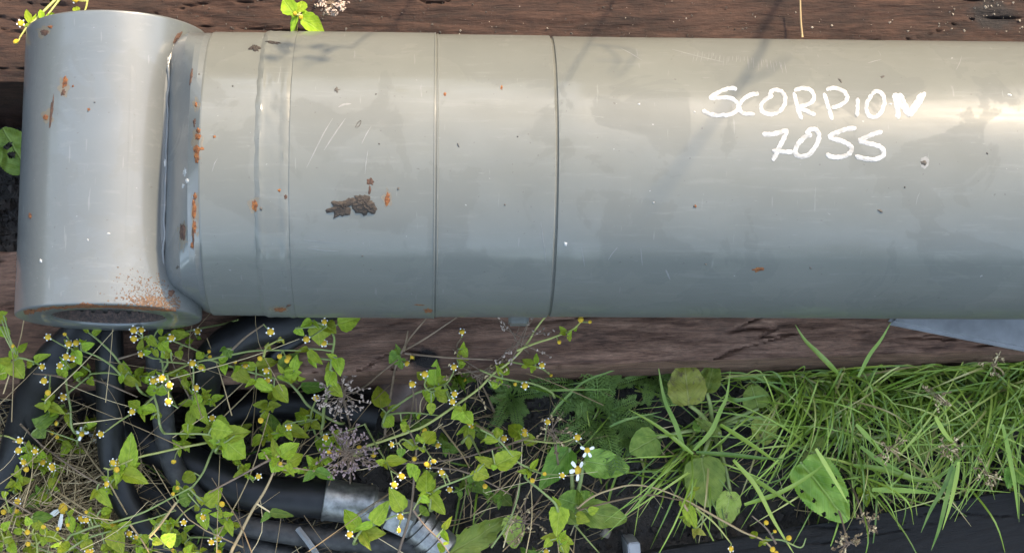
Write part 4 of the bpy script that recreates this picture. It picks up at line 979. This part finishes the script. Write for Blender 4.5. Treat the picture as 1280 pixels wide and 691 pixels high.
# ------------------------------------------------------------------ dry seed panicles
def panicle(label, px, py, z, size, mat, n=46, stem_to=None, flat=.5, seed=1, group='dry seed heads', smat='stembrown'):
    rr = random.Random(seed); c = at(px, py, z); V = []; Fc = []; V2 = []; F2 = []
    R0 = empty('seed_head', c if not stem_to else at(*stem_to), label, 'seed head', group)
    if stem_to: tube_into(V, Fc, spline([at(*stem_to), (at(*stem_to)+c)/2+Vector((0, 0, .01)), c], 8), .0009, .0006, 6)
    for i in range(n):
        a_ = rr.uniform(0, 6.28); d = size*rr.uniform(.25, 1)**.7
        e = c+Vector((math.cos(a_)*d, math.sin(a_)*d*.9, rr.uniform(-.3, .6)*size*flat))
        m_ = (c+e)/2+Vector((rr.uniform(-1, 1), rr.uniform(-1, 1), rr.uniform(0, 1)))*size*.12
        tube_into(V, Fc, [c+Vector((rr.uniform(-1, 1), rr.uniform(-1, 1), 0))*size*.15, m_, e], .00035, .00025, 4, False)
        for k in range(4):
            q = m_.lerp(e, rr.uniform(.2, 1.05))+Vector((rr.uniform(-1, 1), rr.uniform(-1, 1), rr.uniform(-1, 1)))*.0012; u = Vector((rr.gauss(0, 1), rr.gauss(0, 1), rr.gauss(0, .5))).normalized()
            tube_into(V2, F2, [q-u*.0012, q, q+u*.0012], .0002, .0002, 4, False, lambda t, r: .00075*math.sin(math.pi*(.12+.76*t)))
    link('stalk', mesh('stalk', V, Fc), M[smat], R0); s_ = link('seeds', mesh('seeds', V2, F2), mat, R0); s_['kind'] = 'stuff'
panicle('purplish dry seed head above the ferrule', 434, 566, .085, .024, M['purple'], 60, (440, 610, .0), .5, 2)
panicle('brown tangled seed head beside the upright pale stem', 427, 492, .085, .022, M['panicle'], 40, (440, 540, .0), .5, 3)
panicle('pale beige seed head in the sun on the upper beam', 415, 4, .20, .011, M['panicle'], 46, (408, -30, .13), .7, 4)
panicle('pale wispy seed head over the beam near the port lug', 648, 428, .125, .026, M['panicle'], 12, (690, 478, .0), .3, 5)
panicle('pale wispy seed head over the flowering weeds by the beam knot', 596, 470, .10, .028, M['straw'], 14, (620, 520, .0), .3, 6)
panicle('small drooping seed head at the edge of the black beam', 1060, 678, .06, .013, M['straw'], 16, (1030, 600, .0), .5, 7)
panicle('little seed head hanging over the black beam beside the eaten leaf', 1082, 655, .05, .011, M['straw'], 12, (1048, 580, .0), .5, 8)
panicle('thin seed head among the toothed and dark leaves', 655, 650, .04, .022, M['straw'], 16, (690, 600, .0), .4, 9)
panicle('thin seed head over the soil by the feathery plant', 690, 540, .07, .02, M['straw'], 12, (700, 600, .0), .4, 10)
for k, (x, y, z) in enumerate([(1170, 495, .10), (1240, 455, .11), (1185, 560, .08), (1230, 590, .08), (1110, 560, .09)]):
    panicle('pale grass flower spike among the long grass', x, y, z, .014, M['straw'], 8, (x+15, y+20, .0), .5, 20+k, 'grass flower spikes', 'straw')

# single dry stalk standing in front of the upper beam
V = []; Fc = []
tube_into(V, Fc, spline([at(1003, 47, .145), at(1001, 25, .147), at(1000, -10, .149)], 5), .0008, .0006, 6)
tag(link('dry_stalk', mesh('dry_stalk', V, Fc), M['straw']), 'thin straw coloured stalk lying across the sunlit upper beam', 'stalk')

# tall weeds standing behind the upper beam; the sun throws their shadows onto the barrel
def shadow_weed(label, runs, leaves, base_shift, mat='stembrown'):
    first = hit(*runs[0][0][0][:2], 0)+SUN*runs[0][0][0][2]
    base = Vector((first.x+base_shift[0], first.y+base_shift[1], 0)); R0 = empty('tall_weed', base, label, 'weed', 'tall weeds behind the upper beam')
    V = []; Fc = []
    for k, (run, r) in enumerate(runs):
        P_ = [hit(x, y, 0)+SUN*t for x, y, t in run]
        if k == 0: P_ = [base, base.lerp(first, .5)+Vector((0, .01, 0))]+P_
        tube_into(V, Fc, spline(P_, 6), r, r*.6, 6)
    link('stem', mesh('stem', V, Fc), M[mat], R0)
    for (x, y, t, a_, L_) in leaves:
        p = hit(x, y, 0)+SUN*t; o = bpy.data.objects.new('leaf', rw.choice(LM['leaf'])); col.objects.link(o); o.parent = R0
        d = Vector((math.cos(a_), math.sin(a_)*.6, -.3)); basis(o, R0, p, d, Vector((.2, .3, 1)), L_*.55, L_, L_)
shadow_weed('tall thick weed stalk standing behind the upper beam', [([(955,56,.20),(915,120,.26),(872,178,.31),(835,228,.35),(805,262,.38)], .0023), ([(925,105,.26),(960,90,.27),(985,70,.28)], .0014)], [], (.02, .05))
shadow_weed('slender leafy weed standing behind the upper beam', [([(452,50,.15),(425,58,.16),(400,72,.17),(380,86,.18)], .0011), ([(425,58,.16),(390,58,.17),(365,64,.18),(345,74,.19)], .0008)],
  [(372,58,.175,2.4,.013),(388,60,.17,.6,.012),(362,64,.18,3.6,.015),(350,70,.185,4.2,.014),(346,74,.19,2.9,.012),(380,70,.18,5.0,.012),(395,74,.17,5.6,.010),(368,72,.18,4.6,.013),(356,62,.18,1.8,.012),(402,64,.17,0.4,.010)], (.03, .06), 'stem')
shadow_weed('thin curly dead weed standing behind the upper beam', [([(735,56,.15),(722,78,.16),(706,104,.17)], .0011), ([(735,56,.15),(765,58,.16),(792,64,.17),(788,80,.175),(770,98,.18)], .0009), ([(690,118,.18),(706,104,.17)], .0008), ([(745,76,.17),(790,77,.17)], .0006), ([(755,58,.16),(772,75,.17),(762,92,.18)], .0008)], [], (.02, .06))

# small leafy weeds filling the undergrowth
def small_weed(px, py, label, group, size=1.0, nfl=2, kind='leaf', z=.035):
    n = rw.randint(3, 4); a0 = rw.uniform(0, 360); lv = []; st = [(px+rw.uniform(-3, 3), py+6), (px, py)]; x, y = px, py
    d = R_(rw.uniform(0, 360)); 
    for k in range(n):
        for sg in (0, 1):
            a_ = R_(a0+k*85+sg*180+rw.uniform(-20, 20)); L_ = rw.uniform(14, 27)*size*(1-.12*k)
            lv.append(('P', x, y, x+math.cos(a_)*L_, y+math.sin(a_)*L_, L_*rw.uniform(.42, .58)))
        x += math.cos(d)*rw.uniform(6, 12)*size; y += math.sin(d)*rw.uniform(6, 12)*size; st.append((x, y))
    fl = [('P', x+rw.uniform(-9, 9), y+rw.uniform(-9, 9), rw.choice('ffb')) for k in range(nfl)]
    weed(label, [('P', st)], lv, fl, (z, z+.02), group, 'leafy_weed', leafkind=kind, sr=.0008)
for (x, y) in [(25, 655), (70, 590), (118, 655), (45, 690), (150, 690), (92, 560), (185, 690), (18, 610), (55, 625), (95, 685), (135, 610), (5, 670), (40, 575)]: small_weed(x, y, 'small leafy weed growing up through the dead straw', 'small weeds in the straw', .9, 2)
for (x, y) in [(225, 465), (330, 545), (370, 470), (300, 580), (415, 545), (250, 690), (385, 585), (265, 500), (195, 655), (235, 540), (340, 500), (160, 470), (290, 655), (60, 500), (100, 470)]: small_weed(x, y, 'small leafy weed growing among the black hoses', 'small weeds among the hoses', .9, 1, 'leaf', .06)
for (x, y) in [(560, 560), (530, 605), (595, 600), (640, 575), (570, 480), (625, 625), (660, 690), (610, 545), (515, 520)]: small_weed(x, y, 'small shaded leafy weed on the soil past the steel coupling', 'small weeds past the coupling', .8, 1, 'leafdark', .02)

# ------------------------------------------------------------------ feathery plant
def feathery(label, cx_, cy_, seed, n=11, size=.05, group='feathery seedlings'):
    rr = random.Random(seed); c = at(cx_, cy_, .004); R0 = empty('feathery_weed', c, label, 'weed', group)
    for i in range(n):
        V = []; Fc = []; a_ = 6.28*i/n+rr.uniform(-.3, .3); L_ = size*rr.uniform(.6, 1.1); up_ = rr.uniform(.25, .75)
        P_ = spline([c, c+Vector((math.cos(a_)*L_*.5, math.sin(a_)*L_*.5, L_*up_)), c+Vector((math.cos(a_)*L_, math.sin(a_)*L_, L_*up_*1.1))], 9)
        tube_into(V, Fc, P_, .0006, .0003, 4, False); T_, N_ = frames(P_)
        for k in range(3, len(P_)):
            for sg in (-1, 1):
                side = T_[k].cross(Vector((0, 0, 1))).normalized()*sg; q = P_[k]; l2 = L_*.24*(1-.4*k/len(P_))*rr.uniform(.7, 1.2)
                e = q+(side+T_[k]*.7).normalized()*l2+Vector((0, 0, rr.uniform(-.3, .6)*l2)); tube_into(V, Fc, [q, (q+e)/2, e], .00045, .0003, 3, False)
                for h_ in (.4, .65, .9):
                    for s2 in (-1, 1):
                        b_ = q.lerp(e, h_); d_ = ((e-q).normalized()+T_[k]*s2*.9+Vector((0, 0, rr.uniform(-.3, .5)))).normalized(); tube_into(V, Fc, [b_, b_+d_*l2*.38], .0004, .00025, 3, False)
        link('frond', mesh('frond', V, Fc), M['feather'], R0)
feathery('bright feathery leaved weed on the soil under the timber beam', 748, 520, 3, 13, .042)
feathery('dark feathery weed beside the yellowing stem', 640, 495, 5, 9, .026)
feathery('feathery weed between the plantain rosette and the beam', 815, 468, 7, 9, .026)
feathery('sparse feathery weed under the slanting weed', 725, 478, 9, 8, .034)
feathery('feathery weed by the lobed plantain leaf', 790, 548, 11, 8, .022)

# ------------------------------------------------------------------ grass
rg = random.Random(99)
GV = []; GF = []
def blade(P_, w, keel=.25):
    off = len(GV); T_, N_ = frames(P_); n = len(P_); tw = rg.uniform(-.5, .5)
    for i, p in enumerate(P_):
        t = i/(n-1); ww = w*(min(1, .55+t*2.2))*(1-t**2.6)+.00012; s_ = T_[i].cross(Vector((0, 0, 1))); s_ = s_.normalized() if s_.length > 1e-4 else Vector((1, 0, 0))
        s_ = (s_+Vector((0, 0, tw))).normalized(); k = s_.cross(T_[i]).normalized()
        GV.extend([p-s_*ww, p+k*ww*keel*-1, p+s_*ww])
    GF.extend(grid_faces(n, 3, off=off))
def tuft(px, py, n, L, dirs=None, spread=1.0, z0=None, w=(.00042, .00095)):
    c = at(px, py, .004)
    for i in range(n):
        a_ = rg.uniform(0, 6.28) if dirs is None else R_(rg.gauss(*dirs)); l_ = L*rg.uniform(.45, 1.1); e = rg.uniform(.35, 1.1)
        d = Vector((math.cos(a_), math.sin(a_), 0)); b_ = c+Vector((rg.gauss(0, .008), rg.gauss(0, .008), 0)); b_.z = gz(b_.x, b_.y)
        top = l_*math.sin(e)*rg.uniform(.5, .95); out = l_*math.cos(e*.8)*spread
        P_ = [b_, b_+d*out*.25+Vector((0, 0, top*.65)), b_+d*out*.62+Vector((0, 0, top)), b_+d*out+Vector((0, 0, top*rg.uniform(.45, 1.0)))]
        q = Vector((rg.gauss(0, .005), rg.gauss(0, .005), 0)); P_[2] += q; P_[3] += q*2.2
        # keep clear of the beam body
        for k in range(4):
            v_ = P_[k]
            if v_.y > ob.location.y-wl+math.tan(rot)*(v_.x-ob.location.x)-.001 and v_.z < .101: v_.y = ob.location.y-wl+math.tan(rot)*(v_.x-ob.location.x)-.003-rg.random()*.004
        blade(spline(P_, 4), rg.uniform(*w))
for i in range(72):
    x = rg.uniform(985, 1300); y = rg.uniform(462, 590)
    if y > 540 and rg.random() < .45: continue
    if 1060 < x < 1165 and 495 < y < 560 and rg.random() < .9: continue
    tuft(x, y, rg.randint(7, 12), .105)
for i in range(30): tuft(rg.uniform(1000, 1290), rg.uniform(455, 475), 6, .11, (-85, 28), 1.0)
for i in range(14): tuft(rg.uniform(930, 1010), rg.uniform(455, 520), 4, .06)
for i in range(24): tuft(rg.uniform(1170, 1300), rg.uniform(455, 500), 7, .10)
tuft(868, 562, 34, .095, (-115, 30), 1.1); tuft(866, 560, 10, .07, (20, 40), 1.1)
for i in range(9): tuft(rg.uniform(600, 860), rg.uniform(468, 640), 4, .05, None, 1.2, None, (.0005, .0009))
for i in range(14): tuft(rg.uniform(10, 300), rg.uniform(560, 690), 4, .05, None, 1.2, None, (.0004, .0008))
def px_blade(w, pts, z0, z1, wd): 
    n = len(pts); blade(spline([at(*wp_(w, *q), z0+(z1-z0)*i/(n-1)) for i, q in enumerate(pts)], 6), wd)
px_blade('K', [(120,330),(70,280),(0,210),(-60,150),(-112,68)], .105, .135, .0020)
px_blade('K', [(228,350),(290,230),(350,150),(405,55)], .105, .135, .0013)
for pts in ([(240,120),(380,220),(520,290),(640,290),(760,200),(860,110)], [(200,220),(350,240),(480,280),(620,300),(720,240)], [(300,350),(480,355),(640,370)]): px_blade('L', pts, .045, .05, .0021)
for pts in ([(730,220),(690,330),(620,450),(563,580)], [(745,230),(700,400),(660,560),(618,675)], [(765,200),(750,300),(720,430),(678,565)], [(1000,0),(1040,180),(1070,350),(1085,505)], [(640,-40),(700,60),(780,140)], [(0,130),(90,280),(170,420)], [(215,0),(300,90),(405,205)]): px_blade('L', pts, .075, .055, .0016)
for pts in ([(300,150),(500,165),(640,180),(785,187)], [(500,190),(620,330),(720,520),(830,700)], [(560,260),(700,350),(830,440)], [(430,0),(600,110),(765,225)], [(285,160),(200,90),(80,0),(-60,-80)], [(240,140),(190,0),(130,-140),(95,-330)], [(290,140),(380,40),(430,-70),(465,-150),(485,-290)], [(470,-140),(530,-130),(690,-160)], [(560,430),(740,370),(900,280),(1040,170)]): px_blade('J', pts, .05, .062, .0017)
for pts in ([(380,600),(440,530),(560,420),(700,365),(820,320)], [(300,465),(400,465),(520,462),(720,460)], [(700,660),(800,620),(980,580)], [(250,440),(380,480),(500,540)]): px_blade('G', pts, .05, .06, .0009)
go_ = link('grass', mesh('grass', GV, GF), M['grass']); go_['kind'] = 'stuff'; go_['label'] = 'wet green grass growing between the timber beam and the black beam'; go_['category'] = 'grass'

# ------------------------------------------------------------------ litter and soil crumbs
rl = random.Random(3); V = []; Fc = []
def straw(px, py, L, z):
    c = at(px, py, z); a_ = rl.uniform(0, 3.14) if rl.random() < .5 else rl.gauss(.45, .5); d = Vector((math.cos(a_), math.sin(a_), rl.uniform(-.25, .25)))
    q = Vector((rl.gauss(0, .16), rl.gauss(0, .16), rl.gauss(0, .08)))*L; r = rl.uniform(.00015, .00055)
    tube_into(V, Fc, spline([c-d*L/2, c+q*.5, c+d*L/2+q*.2], 3), r, r*.6, 4, False)
for i in range(900): straw(rl.uniform(-20, 165), rl.uniform(545, 700), rl.uniform(.015, .07), rl.uniform(.006, .05))
for i in range(120): straw(rl.uniform(-10, 90), rl.uniform(485, 560), rl.uniform(.02, .06), rl.uniform(.006, .035))
for i in range(150): straw(rl.uniform(480, 760), rl.uniform(490, 690), rl.uniform(.01, .04), rl.uniform(.004, .03))
for i in range(110): straw(rl.uniform(160, 480), rl.uniform(470, 690), rl.uniform(.01, .05), rl.uniform(.004, .03))
for i in range(170): straw(rl.uniform(760, 1280), rl.uniform(460, 640), rl.uniform(.008, .04), rl.uniform(.003, .02))
for i in range(95):
    x, y = rl.uniform(-20, 720), rl.uniform(420, 700)
    if x > 420 and rl.random() < .4: continue
    straw(x, y, rl.uniform(.03, .10), max(rl.uniform(.03, .085), zfloor(y, x)+.012))
s_ = link('straw_litter', mesh('straw_litter', V, Fc), M['straw']); s_['kind'] = 'stuff'; s_['label'] = 'dead straw and stem litter on the black soil'; s_['category'] = 'litter'
def crumbs(name, n, area, zr, sz, mat, label, onbeam=None):
    V = []; Fc = []
    for i in range(n):
        x, y = rl.uniform(area[0], area[2]), rl.uniform(area[1], area[3])
        c = at(x, y, zr); c.z = (gz(c.x, c.y)+.001) if onbeam is None else onbeam
        s_ = sz[0]+(sz[1]-sz[0])*rl.random()**3; off = len(V)
        for d in ((1, 0, 0), (0, 1, 0), (-1, 0, 0), (0, -1, 0), (0, 0, 1), (0, 0, -1)):
            V.append(c+Vector((d[0]*s_*rl.uniform(.5, 1.4)+rl.gauss(0, s_*.3), d[1]*s_*rl.uniform(.5, 1.4)+rl.gauss(0, s_*.3), d[2]*s_*rl.uniform(.5, 1.1))))
        for k in range(4): Fc.append((off+k, off+(k+1) % 4, off+4)); Fc.append((off+(k+1) % 4, off+k, off+5))
    o = link(name, mesh(name, V, Fc, False), mat); o['kind'] = 'stuff'; o['label'] = label; o['category'] = name.replace('_', ' ')
crumbs('soil_crumbs', 5200, (-20, 455, 1300, 700), 0, (.0008, .0055), M['crumb'], 'black soil crumbs between the weeds')
crumbs('soil_clods', 500, (-20, 100, 60, 320), 0, (.001, .006), M['crumb'], 'dark clods in the gap between the two timber beams')
crumbs('beam_grit', 420, (200, -10, 1300, 48), .133, (.0003, .0010), M['speck'], 'dark grit scattered on the sunlit upper beam', .1335)
crumbs('fallen_seeds', 44, (560, -6, 1290, 46), .133, (.0003, .0012), M['clod'], 'pale seeds and husks fallen on the sunlit upper beam', .1345)
crumbs('fallen_husks', 55, (1165, -6, 1285, 46), .133, (.0004, .0012), M['clod'], 'cluster of pale husks around the dark knot of the upper beam', .1345)
V = []; Fc = []
for i in range(900):
    cx_, cy_, s_ = rl.choice([(485, 560, 14), (620, 505, 26), (600, 570, 24), (660, 470, 20), (690, 560, 26), (30, 660, 30), (1100, 600, 20)])
    c = at(rl.gauss(cx_, s_), rl.gauss(cy_, s_*.6), 0); c.z = gz(c.x, c.y); d = Vector((rl.gauss(0, .6), rl.gauss(0, .6), 1)).normalized()*rl.uniform(.003, .008)
    tube_into(V, Fc, [c, c+d], .0006, .0002, 3, False)
s_ = link('moss', mesh('moss', V, Fc), M['moss']); s_['kind'] = 'stuff'; s_['label'] = 'low dark green moss on the black soil'; s_['category'] = 'moss'
